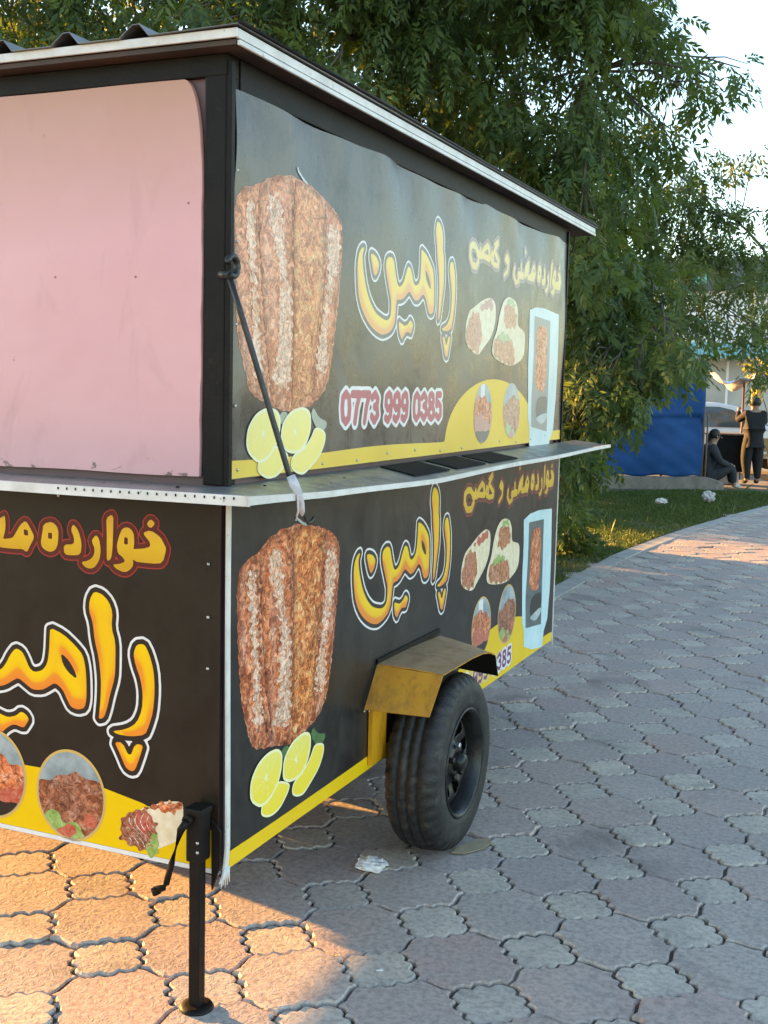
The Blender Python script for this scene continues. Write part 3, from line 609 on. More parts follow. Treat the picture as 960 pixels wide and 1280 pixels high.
ART = {
 'logo': {
  'main': [(0.75, 2.015), (0.763, 2.022), (0.779, 2.023), (0.774, 2.014), (0.767, 2), (0.767, 1.989), (0.773, 1.964), (0.786, 1.932), (0.806, 1.896), (0.835, 1.864), (0.875, 1.836), (0.914, 1.824), (0.954, 1.816), (0.978, 1.82), (0.993, 1.832), (0.996, 1.856), (0.995, 1.88), (0.983, 1.903), (0.972, 1.925), (0.955, 1.955), (0.946, 1.981), (0.948, 2.001), (0.96, 2.012), (0.981, 2.018), (1.002, 2.016), (1.015, 2.004), (1.024, 1.981), (1.036, 1.955), (1.048, 1.936), (1.064, 1.929), (1.089, 1.94), (1.104, 1.957), (1.119, 1.983), (1.139, 2.005), (1.161, 1.999), (1.175, 1.98), (1.186, 1.956), (1.203, 1.945), (1.231, 1.954), (1.246, 1.974), (1.252, 2.008), (1.254, 2.042), (1.256, 2.075), (1.303, 2.06), (1.341, 2.034), (1.366, 2.011), (1.375, 1.977), (1.378, 1.935), (1.378, 1.891), (1.371, 1.865), (1.348, 1.857), (1.324, 1.862), (1.311, 1.882), (1.297, 1.907), (1.273, 1.922), (1.251, 1.908), (1.229, 1.896), (1.196, 1.893), (1.173, 1.906), (1.148, 1.92), (1.129, 1.91), (1.103, 1.894), (1.072, 1.886), (1.046, 1.886), (1.04, 1.867), (1.035, 1.839), (1.03, 1.811), (1.006, 1.786), (0.966, 1.772), (0.927, 1.766), (0.878, 1.775), (0.83, 1.795), (0.791, 1.82), (0.763, 1.848), (0.743, 1.88), (0.735, 1.912), (0.729, 1.949), (0.73, 1.978), (0.737, 2.001)],
  'hole': [(1.293, 2.006), (1.318, 1.989), (1.336, 1.965), (1.345, 1.943), (1.317, 1.959), (1.3, 1.979)],
  'nundot': [(0.826, 2.011), (0.846, 2.011), (0.875, 2.003), (0.897, 1.984), (0.891, 1.964), (0.873, 1.946), (0.857, 1.944), (0.844, 1.96), (0.834, 1.981), (0.826, 1.996)],
  'yadots': [(1.06, 1.821), (1.087, 1.812), (1.111, 1.807), (1.138, 1.815), (1.156, 1.83), (1.175, 1.823), (1.185, 1.809), (1.175, 1.794), (1.165, 1.781), (1.131, 1.788), (1.106, 1.774), (1.089, 1.757), (1.069, 1.773), (1.059, 1.796)],
  'alef': [(1.401, 2.186), (1.428, 2.181), (1.45, 2.162), (1.462, 2.134), (1.458, 2.094), (1.471, 2.056), (1.471, 2.004), (1.469, 1.96), (1.454, 1.914), (1.444, 1.874), (1.434, 1.847), (1.414, 1.84), (1.417, 1.864), (1.421, 1.903), (1.422, 1.951), (1.415, 2.007), (1.401, 2.057), (1.396, 2.1), (1.383, 2.132), (1.386, 2.163)],
  're': [(1.534, 2.058), (1.56, 2.063), (1.575, 2.04), (1.59, 1.997), (1.594, 1.943), (1.589, 1.884), (1.575, 1.842), (1.564, 1.819), (1.519, 1.808), (1.475, 1.808), (1.455, 1.816), (1.505, 1.829), (1.535, 1.849), (1.552, 1.886), (1.554, 1.931), (1.547, 1.966), (1.532, 2), (1.524, 2.031)],
  'v': [(1.464, 1.789), (1.493, 1.791), (1.515, 1.754), (1.531, 1.793), (1.56, 1.794), (1.549, 1.76), (1.533, 1.719), (1.518, 1.714), (1.501, 1.722), (1.483, 1.757)]},
 'txt': {
  'kh': [(-0.233, 1.22), (-0.21, 1.228), (-0.18, 1.213), (-0.167, 1.192), (-0.162, 1.183), (-0.173, 1.146), (-0.203, 1.142), (-0.267, 1.143), (-0.267, 1.175), (-0.236, 1.178), (-0.21, 1.185), (-0.213, 1.199), (-0.226, 1.21)],
  'khdot': [(-0.21, 1.257), (-0.195, 1.246), (-0.21, 1.232), (-0.223, 1.243)],
  'w': [(-0.297, 1.227), (-0.277, 1.231), (-0.262, 1.218), (-0.26, 1.19), (-0.266, 1.155), (-0.262, 1.133), (-0.277, 1.117), (-0.294, 1.112), (-0.318, 1.12), (-0.328, 1.13), (-0.308, 1.132), (-0.287, 1.141), (-0.298, 1.153), (-0.311, 1.16), (-0.315, 1.18), (-0.308, 1.204)],
  'whole': [(-0.291, 1.205), (-0.28, 1.203), (-0.28, 1.186), (-0.292, 1.185)],
  'al': [(-0.348, 1.251), (-0.325, 1.262), (-0.326, 1.219), (-0.328, 1.173), (-0.332, 1.144), (-0.346, 1.136), (-0.346, 1.172), (-0.346, 1.218)],
  'r': [(-0.38, 1.204), (-0.37, 1.193), (-0.365, 1.165), (-0.37, 1.136), (-0.388, 1.114), (-0.412, 1.113), (-0.43, 1.128), (-0.405, 1.133), (-0.388, 1.146), (-0.384, 1.166), (-0.391, 1.18), (-0.394, 1.189)],
  'd': [(-0.454, 1.228), (-0.437, 1.212), (-0.426, 1.177), (-0.43, 1.147), (-0.458, 1.143), (-0.483, 1.144), (-0.485, 1.17), (-0.451, 1.173), (-0.451, 1.193), (-0.461, 1.21)],
  'h': [(-0.551, 1.221), (-0.522, 1.229), (-0.502, 1.213), (-0.503, 1.172), (-0.512, 1.153), (-0.53, 1.146), (-0.552, 1.153), (-0.561, 1.167), (-0.555, 1.197)],
  'hhole': [(-0.536, 1.199), (-0.523, 1.198), (-0.523, 1.182), (-0.536, 1.182)],
  'mh': [(-0.61, 1.226), (-0.595, 1.206), (-0.581, 1.183), (-0.596, 1.159), (-0.607, 1.139), (-0.622, 1.148), (-0.641, 1.146), (-0.686, 1.146), (-0.705, 1.147), (-0.704, 1.171), (-0.685, 1.17), (-0.655, 1.175), (-0.644, 1.191), (-0.629, 1.213)],
  'mhole': [(-0.618, 1.202), (-0.604, 1.2), (-0.602, 1.185), (-0.616, 1.186)],
  'h2': [(-0.692, 1.229), (-0.681, 1.236), (-0.679, 1.2), (-0.689, 1.167), (-0.724, 1.158), (-0.747, 1.141), (-0.754, 1.165), (-0.738, 1.202), (-0.719, 1.215)]},
 'st': {
  'ny': [(2.339, 1.177), (2.332, 1.147), (2.366, 1.12), (2.402, 1.13), (2.394, 1.156)],
  'nb': [(2.399, 1.155), (2.464, 1.156)],
  'nt': [(2.437, 1.162), (2.433, 1.201)],
  'w2': [(2.221, 1.202), (2.238, 1.218), (2.26, 1.201), (2.242, 1.19), (2.221, 1.202)],
  'w3': [(2.26, 1.201), (2.255, 1.157), (2.214, 1.135)],
  'g1': [(2.115, 1.251), (2.075, 1.22), (2.134, 1.184), (2.131, 1.166), (2.081, 1.165)],
  'g2': [(2.116, 1.264), (2.07, 1.242)],
  'gh': [(2.081, 1.165), (2.058, 1.17), (2.038, 1.188), (2.047, 1.211), (2.066, 1.2), (2.066, 1.179), (2.048, 1.173)],
  's1': [(2.018, 1.181), (2.01, 1.218), (1.987, 1.229), (1.954, 1.212), (1.926, 1.188), (2.019, 1.179)],
  's2': [(1.927, 1.185), (1.882, 1.186)],
  's4': [(1.911, 1.188), (1.909, 1.209)],
  's3': [(1.886, 1.187), (1.85, 1.211), (1.813, 1.213), (1.786, 1.2), (1.783, 1.166), (1.812, 1.137), (1.864, 1.135), (1.887, 1.159)]},
 'meat': {
  'l': [(0.065, 1.076), (0.07, 1.119), (0.094, 1.148), (0.138, 1.158), (0.172, 1.157), (0.178, 1.078), (0.187, 0.979), (0.196, 0.878), (0.212, 0.774), (0.22, 0.705), (0.248, 0.663), (0.249, 0.622), (0.202, 0.627), (0.149, 0.643), (0.129, 0.695), (0.096, 0.769), (0.079, 0.87), (0.067, 0.968)],
  'c': [(0.175, 1.176), (0.227, 1.196), (0.301, 1.214), (0.365, 1.216), (0.363, 1.119), (0.367, 1.016), (0.37, 0.911), (0.375, 0.771), (0.372, 0.63), (0.356, 0.592), (0.256, 0.622), (0.248, 0.677), (0.217, 0.806), (0.194, 0.944), (0.178, 1.078)],
  'o': [(0.357, 1.215), (0.423, 1.216), (0.499, 1.201), (0.547, 1.185), (0.559, 1.094), (0.54, 0.952), (0.522, 0.81), (0.51, 0.703), (0.474, 0.632), (0.414, 0.612), (0.37, 0.599), (0.372, 0.771), (0.364, 1.016)],
  'r': [(0.547, 1.183), (0.596, 1.173), (0.655, 1.148), (0.663, 1.081), (0.654, 0.97), (0.634, 0.862), (0.613, 0.754), (0.592, 0.676), (0.537, 0.63), (0.487, 0.625), (0.51, 0.711), (0.529, 0.838), (0.543, 0.966), (0.554, 1.095)],
  'all': [(0.065, 1.076), (0.07, 1.119), (0.094, 1.148), (0.138, 1.158), (0.172, 1.167), (0.227, 1.196), (0.301, 1.214), (0.365, 1.218), (0.423, 1.217), (0.499, 1.205), (0.571, 1.185), (0.629, 1.162), (0.664, 1.133), (0.664, 1.043), (0.648, 0.911), (0.621, 0.759), (0.592, 0.669), (0.529, 0.625), (0.46, 0.607), (0.385, 0.591), (0.256, 0.616), (0.149, 0.642), (0.122, 0.703), (0.089, 0.784), (0.071, 0.929)],
  's_l': [(0.114, 1.113), (0.157, 1.126), (0.166, 1.015), (0.175, 0.908), (0.191, 0.812), (0.213, 0.7), (0.187, 0.686), (0.154, 0.702), (0.159, 0.78), (0.15, 0.887), (0.128, 1.008)],
  's_c': [(0.228, 1.156), (0.296, 1.161), (0.305, 1.086), (0.322, 0.989), (0.36, 0.899), (0.364, 0.773), (0.361, 0.661), (0.311, 0.66), (0.254, 0.682), (0.287, 0.735), (0.291, 0.844), (0.302, 0.944), (0.258, 1.046), (0.23, 1.103)],
  's_r': [(0.573, 1.128), (0.648, 1.12), (0.643, 1.039), (0.605, 0.941), (0.569, 0.83), (0.59, 0.729), (0.55, 0.701), (0.51, 0.725), (0.53, 0.808), (0.565, 0.926), (0.569, 1.035)],
  'hook': [(0.375, 1.261), (0.381, 1.237), (0.415, 1.22), (0.438, 1.213)],
  'lem1': [(0.133, 0.518), (0.138, 0.56), (0.176, 0.595), (0.229, 0.61), (0.284, 0.607), (0.313, 0.587), (0.314, 0.548), (0.294, 0.505), (0.246, 0.471), (0.193, 0.465), (0.146, 0.494)],
  'lem2': [(0.315, 0.519), (0.32, 0.567), (0.37, 0.602), (0.444, 0.612), (0.488, 0.595), (0.49, 0.547), (0.463, 0.504), (0.418, 0.481), (0.359, 0.485), (0.322, 0.503)],
  'lem3': [(0.193, 0.451), (0.203, 0.478), (0.246, 0.506), (0.301, 0.51), (0.366, 0.482), (0.353, 0.458), (0.303, 0.425), (0.248, 0.421), (0.207, 0.436)],
  'lem4': [(0.375, 0.444), (0.381, 0.478), (0.448, 0.493), (0.493, 0.524), (0.516, 0.555), (0.581, 0.54), (0.582, 0.51), (0.551, 0.47), (0.497, 0.442), (0.451, 0.42), (0.408, 0.427)],
  'leaf1': [(0.491, 0.595), (0.506, 0.609), (0.539, 0.578), (0.596, 0.566), (0.573, 0.539), (0.532, 0.543), (0.499, 0.574)],
  'leaf2': [(0.306, 0.585), (0.32, 0.599), (0.355, 0.596), (0.349, 0.576), (0.321, 0.56)]},
 'food': {
  'w1': [(1.764, 0.841), (1.759, 0.904), (1.794, 0.962), (1.853, 0.982), (1.967, 1.019), (2.054, 1.035), (2.112, 1.018), (2.123, 0.98), (2.111, 0.923), (2.059, 0.871), (1.964, 0.826), (1.913, 0.798), (1.838, 0.811)],
  'w1f': [(1.774, 0.84), (1.769, 0.903), (1.825, 0.958), (1.897, 0.967), (1.942, 0.936), (1.959, 0.877), (1.931, 0.831), (1.902, 0.805), (1.828, 0.817)],
  'w1t': [(1.896, 0.977), (1.968, 1.008), (2.05, 1.028), (2.097, 1.012), (2.081, 0.989), (1.992, 0.98)],
  'w2': [(2.078, 0.802), (2.083, 0.86), (2.136, 0.905), (2.163, 0.976), (2.215, 1.037), (2.286, 1.056), (2.375, 1.043), (2.412, 1.002), (2.412, 0.94), (2.519, 0.924), (2.541, 0.894), (2.533, 0.807), (2.369, 0.767), (2.22, 0.777)],
  'w2f': [(2.1, 0.803), (2.105, 0.865), (2.172, 0.893), (2.255, 0.901), (2.371, 0.86), (2.402, 0.809), (2.394, 0.77), (2.232, 0.781)],
  'w2g': [(2.214, 0.94), (2.231, 1.006), (2.276, 1.035), (2.365, 1.014), (2.403, 0.972), (2.395, 0.934), (2.289, 0.92)],
  'w2l': [(2.15, 0.881), (2.206, 0.903), (2.304, 0.895), (2.344, 0.871), (2.258, 0.874), (2.199, 0.859)],
  'w2m': [(2.253, 1.026), (2.287, 1.049), (2.363, 1.038), (2.378, 1.017), (2.315, 1.02)],
  'mf': [(2.587, 1.02), (2.682, 1.039), (2.826, 1.043), (3.058, 1.031), (3.075, 0.804), (3.083, 0.637), (3.057, 0.483), (3.001, 0.432), (2.98, 0.357), (2.797, 0.381), (2.663, 0.42), (2.653, 0.496), (2.62, 0.543), (2.602, 0.749), (2.601, 0.91)],
  'mi': [(2.673, 1), (2.923, 0.992), (2.933, 0.702), (2.949, 0.476), (2.68, 0.504), (2.664, 0.634), (2.682, 0.82)],
  'mm': [(2.72, 0.962), (2.882, 0.962), (2.884, 0.836), (2.877, 0.71), (2.864, 0.653), (2.714, 0.68), (2.715, 0.783), (2.719, 0.864)],
  'mb': [(2.762, 0.643), (2.941, 0.641), (2.923, 0.549), (2.837, 0.517), (2.729, 0.565)],
  'ml': [(2.803, 0.553), (2.921, 0.567), (2.948, 0.545), (2.854, 0.506), (2.732, 0.54)]},
 'front': {
  'w3': [(-0.249, 0.485), (-0.205, 0.5), (-0.167, 0.52), (-0.112, 0.529), (-0.106, 0.517), (-0.107, 0.442), (-0.13, 0.416), (-0.179, 0.391), (-0.192, 0.383), (-0.217, 0.406)],
  'w3s': [(-0.23, 0.491), (-0.205, 0.499), (-0.167, 0.518), (-0.115, 0.527), (-0.108, 0.511), (-0.13, 0.491), (-0.18, 0.493)],
  'w3f': [(-0.306, 0.412), (-0.299, 0.446), (-0.274, 0.472), (-0.242, 0.486), (-0.211, 0.483), (-0.189, 0.46), (-0.183, 0.423), (-0.192, 0.383), (-0.217, 0.378), (-0.248, 0.378), (-0.28, 0.386), (-0.3, 0.391)],
  'w3r': [(-0.261, 0.469), (-0.23, 0.482), (-0.201, 0.474), (-0.195, 0.442), (-0.223, 0.421), (-0.248, 0.433)],
  'w3l': [(-0.186, 0.433), (-0.179, 0.413), (-0.192, 0.364), (-0.217, 0.367), (-0.22, 0.394), (-0.204, 0.419)],
  'yel': [(-0.71, 0.564), (-0.667, 0.559), (-0.619, 0.547), (-0.571, 0.548), (-0.351, 0.524), (-0.233, 0.504), (-0.205, 0.495), (-0.106, 0.48)]},
}
def logo(parent, surf, S, d):
    L = shift(ART['logo'], d); sol = [k for k in L if k != 'hole']; sm = {k: chaikin(L[k], 1) for k in L}
    P = Print(surf, bounds_of(list(L.values()), .03), .0032)
    def field(X, Y):
        F = np.full(X.shape, 1e9)
        for k in sol: F = np.minimum(F, sd_poly(sm[k], X, Y))
        return np.maximum(F, -sd_poly(sm['hole'], X, Y))
    F = field(P.X, P.Y); P.layer(F-.0185, S['white']); P.layer(F-.0115, S['dark'])
    def g(x, y):
        a = field(x, y-.022); b = field(x, y+.03)
        return np.clip(.5+np.clip(-a, -.03, .022)*20-np.clip(-b, -.02, .02)*9, 0, 1)
    P.layer(F+.0015, S['letter'], g); return P.build('logo_lettering', parent)
def text(parent, surf, S, d, full=True):
    T = shift(ART['txt'], (3.235+d[0], d[1])); Q = shift(ART['st'], d); rr = dict(ny=.010, nb=.016, nt=.008, w2=.009, w3=.009, g1=.011, g2=.006, gh=.009, s1=.012, s2=.016, s3=.013, s4=.009)
    P = Print(surf, bounds_of(list(T.values())+list(Q.values()), .03), .0034)
    X, Y = P.X, P.Y; F = np.full(X.shape, 1e9); hol = ('whole', 'hhole', 'mhole')
    for k, p in T.items():
        if k not in hol: F = np.minimum(F, sd_poly(chaikin(p, 1), X, Y))
    for k, p in Q.items(): F = np.minimum(F, sd_stroke(p, rr[k], X, Y))
    dx, dy = d
    F = np.minimum(F, np.hypot((X-2.50-dx), Y-1.262-dy)-.010)
    for k in hol: F = np.maximum(F, -sd_poly(T[k], X, Y))
    P.layer(F-.0150, S['redline']); P.layer(F-.0115, S['maroon'])
    y0 = 1.19+dy; P.layer(F, S['gold'], lambda x, y: np.clip((y-y0)*9+.5, 0, 1)); return P.build('small_lettering', parent)
DIG = {'0': [[(.25, 1), (.08, .85), (.04, .5), (.08, .15), (.25, 0), (.42, .15), (.46, .5), (.42, .85), (.25, 1)]], '7': [[(.03, .98), (.47, .98), (.3, .55), (.2, 0)]],
       '3': [[(.06, .85), (.25, 1), (.43, .8), (.38, .58), (.22, .53), (.40, .46), (.45, .22), (.25, 0), (.05, .18)]],
       '9': [[(.08, .1), (.25, 0), (.42, .2), (.45, .65), (.38, .93), (.25, 1), (.08, .88), (.06, .6), (.2, .43), (.42, .52)]],
       '8': [[(.25, .53), (.08, .68), (.10, .92), (.25, 1), (.40, .92), (.42, .68), (.25, .53), (.06, .36), (.07, .1), (.25, 0), (.43, .1), (.44, .36), (.25, .53)]],
       '5': [[(.43, .98), (.12, .98), (.08, .55), (.25, .63), (.43, .48), (.43, .15), (.25, 0), (.06, .14)]]}
def phone(parent, surf, S, x0, x1, z0, z1, ink_, back, r=.0125):
    s = '0773 999 0385'; adv = [.34 if c == ' ' else .60 for c in s]; k = (x1-x0)/sum(adv); P = Print(surf, (x0-.03, x1+.03, z0-.03, z1+.03), .0034); F = np.full(P.X.shape, 1e9); x = x0
    for c, a in zip(s, adv):
        for st in DIG.get(c, []): F = np.minimum(F, sd_stroke([(x+(px*1.02+.03)*k, z0+py*(z1-z0)) for px, py in st], r, P.X, P.Y))
        x += a*k
    P.layer(F-.0115, back); P.layer(F, ink_); return P.build('phone_number', parent)
def meat(parent, surf, S, d):
    L = shift(ART['meat'], d); sm = {k: chaikin(v, 1 if k in 'lcor' else 2) for k, v in L.items()}
    uni = lambda x, y: np.minimum.reduce([sd_poly(sm[k], x, y) for k in 'lcor'])
    P = Print(surf, bounds_of([L[k] for k in 'lcor'], .03), .0045); X, Y = P.X, P.Y
    wob = .004*np.sin(Y*160+X*60)+.003*np.sin(Y*310-X*90)
    P.layer(sd_poly(chaikin(L['all'], 1), X, Y)+wob*.5, S['meat_b'], lambda x, y: np.clip(.35-sd_poly(L['all'], x, y)/.06, 0, .9))
    for k, m in (('l', 'meat_a'), ('r', 'meat_a'), ('c', 'meat_b'), ('o', 'meat_c')): P.layer(sd_poly(sm[k], X, Y)+wob*.8+.004, S[m], lambda x, y, k=k: np.clip(np.minimum(-uni(x, y)/.045, .62-sd_poly(sm[k], x, y)/.022), 0, 1))
    rag = .010*np.sin(X*130+7*np.sin(Y*47))*np.sin(Y*95+5*np.sin(X*61))+.007*np.sin(Y*210+X*70)
    P.layer(np.minimum.reduce([sd_poly(sm[k], X, Y) for k in ('s_l', 's_c', 's_r')])+rag, S['meat_d'])
    top = np.minimum.reduce([sd_poly(sm[k], X, Y) for k in 'lcor'])
    sF = np.minimum(sd_stroke(L['c'][-5:]+[L['c'][0]], .0062, X, Y), sd_stroke(L['r'][-5:], .0042, X, Y)); P.layer(np.maximum(sF, top+.004), S['seam'])
    P.layer(sd_stroke(L['hook'], .004, X, Y), S['grey'])
    o = P.build('doner_picture', parent)
    P = Print(surf, bounds_of([L[k] for k in ('lem1', 'lem2', 'lem3', 'lem4', 'leaf1')], .02), .0045, .0022); X, Y = P.X, P.Y
    P.layer(np.minimum(sd_poly(sm['leaf1'], X, Y), sd_poly(sm['leaf2'], X, Y)), S['leaf'])
    for k, gv in (('lem4', .2), ('lem3', .15), ('lem1', .7), ('lem2', .8)):
        F = sd_poly(sm[k], X, Y); A = np.asarray(L[k]); c = A.mean(0); hh = A[:, 1].max()-A[:, 1].min(); P.layer(F, S['rind'])
        if k in ('lem1', 'lem2'):
            th = np.arctan2(Y-c[1], (X-c[0])*.9); seg = np.abs(((th/(2*np.pi)*9) % 1)-.5)*2; R_ = np.hypot(X-c[0], Y-c[1])
            P.layer(np.maximum(F+.008, .0016-(1-seg)*R_*.34), S['lemon'], lambda x, y: np.clip(.55+(y-c[1])/hh*.7, 0, 1))
        else: P.layer(F+.006, S['lemon'], lambda x, y: np.clip(.25+(y-c[1])/hh*.5, 0, 1))
    P.build('lemon_picture', parent); return o
def disc(parent, surf, S, cx, cz, r, kind, name, lift=.0009, rz=None, rim=True):
    rz = rz or r; P = Print(surf, (cx-r-.02, cx+r+.02, cz-rz-.02, cz+rz+.02), .0045, lift); X, Y = P.X, P.Y; e = (np.hypot((X-cx)/r, (Y-cz)/rz)-1)*min(r, rz)
    if rim: P.layer(e-.007, S['rimgold'])
    P.layer(e, S['tray']); n1 = .006*np.sin(X*95+Y*40)+.005*np.sin(X*50-Y*120)
    if kind == 'salad':
        P.layer(np.maximum(e+.001, Y-cz-.045*rz/.125-.02*np.sin((X-cx)*22+1)+n1*.6), S['kebab'])
        P.layer(np.maximum(e+.001, Y-cz+.62*rz+n1*1.6+.02*np.sin((X-cx)*26)), S['lettuce'])
        P.layer(np.maximum(e+.001, sd_poly([(cx-.05*r/.12, cz-.95*rz), (cx-.01, cz-.6*rz), (cx+.02*r/.12, cz-.85*rz), (cx, cz-1.1*rz)], X, Y)+n1*.8), S['tomato'])
        P.layer(np.maximum(e+.001, np.hypot(X-cx-.07*r/.12, Y-cz+.5*rz)-.024*r/.12+n1*.6), S['tomato'])
    else:
        P.layer(np.maximum(e+.001, np.abs(X-cx+.015)-.028*r/.12), S['white']); P.layer(np.maximum(e+.001, Y-cz-.04-.03*np.sin((X-cx)*15+2)+n1), S['meat_a'])
        P.layer(np.maximum(e+.001, Y-cz+.02+n1*1.5+.02*np.sin((X-cx)*30)), S['tomato']); P.layer(np.maximum(e+.001, Y-cz+.60*rz+n1*.3), S['dark'])
    return P.build(name, parent)
def wraps(parent, surf, S, d):
    L = shift(ART['food'], d); sm = {k: chaikin(v, 2) for k, v in L.items()}
    P = Print(surf, bounds_of([L[k] for k in ('w1', 'w2')], .02), .0045); X, Y = P.X, P.Y; n1 = .005*np.sin(X*110+Y*40)+.004*np.sin(X*60-Y*130)
    for k, m in (('w1', 'tortilla'), ('w1t', 'tomato'), ('w1f', 'filling'), ('w2', 'tortilla'), ('w2g', 'filling'), ('w2m', 'lettuce'), ('w2f', 'filling'), ('w2l', 'lettuce')):
        P.layer(sd_poly(sm[k], X, Y)+(n1 if m != 'tortilla' else 0), S[m])
        if k == 'w1f': P.layer(np.maximum(sd_poly(sm[k], X, Y)+.02, np.abs(np.sin(X*80+Y*50))-.45), S['tomato'])
    P.build('wrap_picture', parent)
    P = Print(surf, bounds_of([L['mf']], .02), .0045, .0012); X, Y = P.X, P.Y
    for k, m in (('mf', 'teal'), ('mi', 'cabinet'), ('mm', 'meat_a'), ('mb', 'dark'), ('ml', 'grey')): P.layer(sd_poly(L[k] if k in ('mf', 'mi') else sm[k], X, Y), S[m])
    P.build('grill_cabinet_picture', parent)
def screw_at(p, ax, parent, n=0):
    mb = MB(); prof = [(0., .0045), (.0015, .0045), (.003, .0025), (.0034, 0)]
    if ax == 'x': mb.lathe(prof, p, 'x', 8)
    else:
        t = MB(); t.lathe(prof, (0, 0, 0), 'x', 8); mb.add([(p[0]+y, p[1]-x, p[2]+z) for x, y, z in t.v], t.f, 0, True)
    return mb.build('screw', M['screw'], parent)
# upper side banner
def up_edge(U, W):  # the top edge sags between its ties
    sag = .012*np.abs(np.sin(U*3.1+.3))+.010*np.exp(-U/.05); return np.where(W > 2.28, W-sag*(W-2.28)/.04, W)
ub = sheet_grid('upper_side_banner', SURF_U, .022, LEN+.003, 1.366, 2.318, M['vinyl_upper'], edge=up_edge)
ub['label'] = 'sun-faded dark banner above the counter'
DU = (-.037, .935)
P = Print(SURF_U, (.024, LEN+.001, 1.368, 1.67), .012); X, Y = P.X, P.Y
hump = (np.hypot((X-2.10)/.585, (Y-1.40)/.245)-1)*.25
F = np.minimum(Y-1.414+.004*np.sin(X*5), hump); F = np.where(X < .004, 1, F); P.layer(np.maximum(F, np.maximum(.024-X, X-LEN)), INK_U['yellow']); P.build('yellow_band', ub)
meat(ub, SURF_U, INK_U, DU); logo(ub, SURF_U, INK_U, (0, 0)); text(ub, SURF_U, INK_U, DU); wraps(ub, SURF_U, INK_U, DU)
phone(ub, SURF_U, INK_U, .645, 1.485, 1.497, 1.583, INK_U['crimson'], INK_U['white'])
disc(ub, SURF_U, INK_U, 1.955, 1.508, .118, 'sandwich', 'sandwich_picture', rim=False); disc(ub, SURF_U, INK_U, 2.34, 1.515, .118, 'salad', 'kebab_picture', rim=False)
for y in np.arange(.06, 3.1, .235): screw_at((float(disp_upper(np.array([y]), np.array([1.386]))[0])+.0012, y, 1.386+.008*math.sin(y*7)), 'x', ub)
for z in (1.55, 1.75, 1.95, 2.12): screw_at((.0125, .034, z), 'x', ub)
# lower side banner
lb = sheet_grid('lower_side_banner', SURF_L, .004, LEN+.0, .356, 1.327, M['vinyl_lower']); lb['label'] = 'glossy dark banner below the counter'
P = Print(SURF_L, (.006, LEN-.001, .357, .64), .012); X, Y = P.X, P.Y
hump = (np.hypot((X-2.30)/.70, (Y-.33)/.27)-1)*.27
F = np.minimum(Y-.402+.003*np.sin(X*4), hump); P.layer(np.maximum(F, np.maximum(.007-X, X-LEN+.002)), INK_L['yellow']); P.build('yellow_band', lb)
meat(lb, SURF_L, INK_L, (0, 0)); logo(lb, SURF_L, INK_L, (.037, -.935)); text(lb, SURF_L, INK_L, (0, -.003)); wraps(lb, SURF_L, INK_L, (0, 0))
phone(lb, SURF_L, INK_L, 1.62, 2.47, .395, .462, INK_L['purple'], INK_L['white'], .0075)
disc(lb, SURF_L, INK_L, 2.03, .630, .118, 'sandwich', 'sandwich_picture'); disc(lb, SURF_L, INK_L, 2.385, .622, .125, 'salad', 'kebab_picture')
# front banner
fb = sheet_grid('front_banner', SURF_F, -WID+.004, -.002, .352, 1.327, M['vinyl_front']); fb['label'] = 'dark brown printed banner under the pink shutter'
P = Print(SURF_F, (-WID+.008, -.012, .366, .64), .010); X, Y = P.X, P.Y
xs = [q[0] for q in ART['front']['yel']]; zs_ = [q[1] for q in ART['front']['yel']]
topz = np.interp(X, [-1.94, -1.6, -1.2, -.95]+xs+[-.02], [.47, .50, .56, .572]+zs_+[.468]); P.layer(Y-topz, INK_F['yellow']); P.build('yellow_wave', fb)
P = Print(SURF_F, (-WID+.006, -.0, .353, .368), .005, .0009); P.layer(np.abs(P.Y-.358)-.0075, INK_F['white']); P.build('white_hem', fb)
logo(fb, SURF_F, INK_F, (-1.788, -1.131)); text(fb, SURF_F, INK_F, (-3.235, 0))
disc(fb, SURF_F, INK_F, -.466, .486, .109, 'salad', 'kebab_picture', rz=.120); disc(fb, SURF_F, INK_F, -.735, .506, .112, 'sandwich', 'sandwich_picture', rz=.122)
L = ART['front']; sm = {k: chaikin(v, 2) for k, v in L.items()}
P = Print(SURF_F, bounds_of([L['w3'], L['w3f'], L['w3l']], .02), .003, .0009); X, Y = P.X, P.Y; n1 = .0025*np.sin(X*210+Y*80)+.002*np.sin(X*120-Y*230)
for k, m in (('w3', 'tortilla'), ('w3s', 'meat_b'), ('w3f', 'kebab'), ('w3r', 'tomato'), ('w3l', 'lettuce')): P.layer(sd_poly(sm[k], X, Y)+(n1*1.5 if m != 'tortilla' else 0), INK_F[m])
F3 = sd_poly(sm['w3f'], X, Y); P.layer(np.maximum(F3+.008, np.abs(np.sin(X*170+Y*90+3*np.sin(Y*60)))-.35), INK_F['white'])
P.layer(np.maximum(F3+.006, np.abs(np.sin(X*120-Y*140+2*np.sin(X*80)))-.30), INK_F['tomato']); P.build('wrap_picture', fb)
for z in (1.155, 1.02, .888): screw_at((-.036, -.0064, z), 'y', fb)
for x in (-.5, -.9, -1.4): screw_at((x, -.0066, 1.30), 'y', fb)

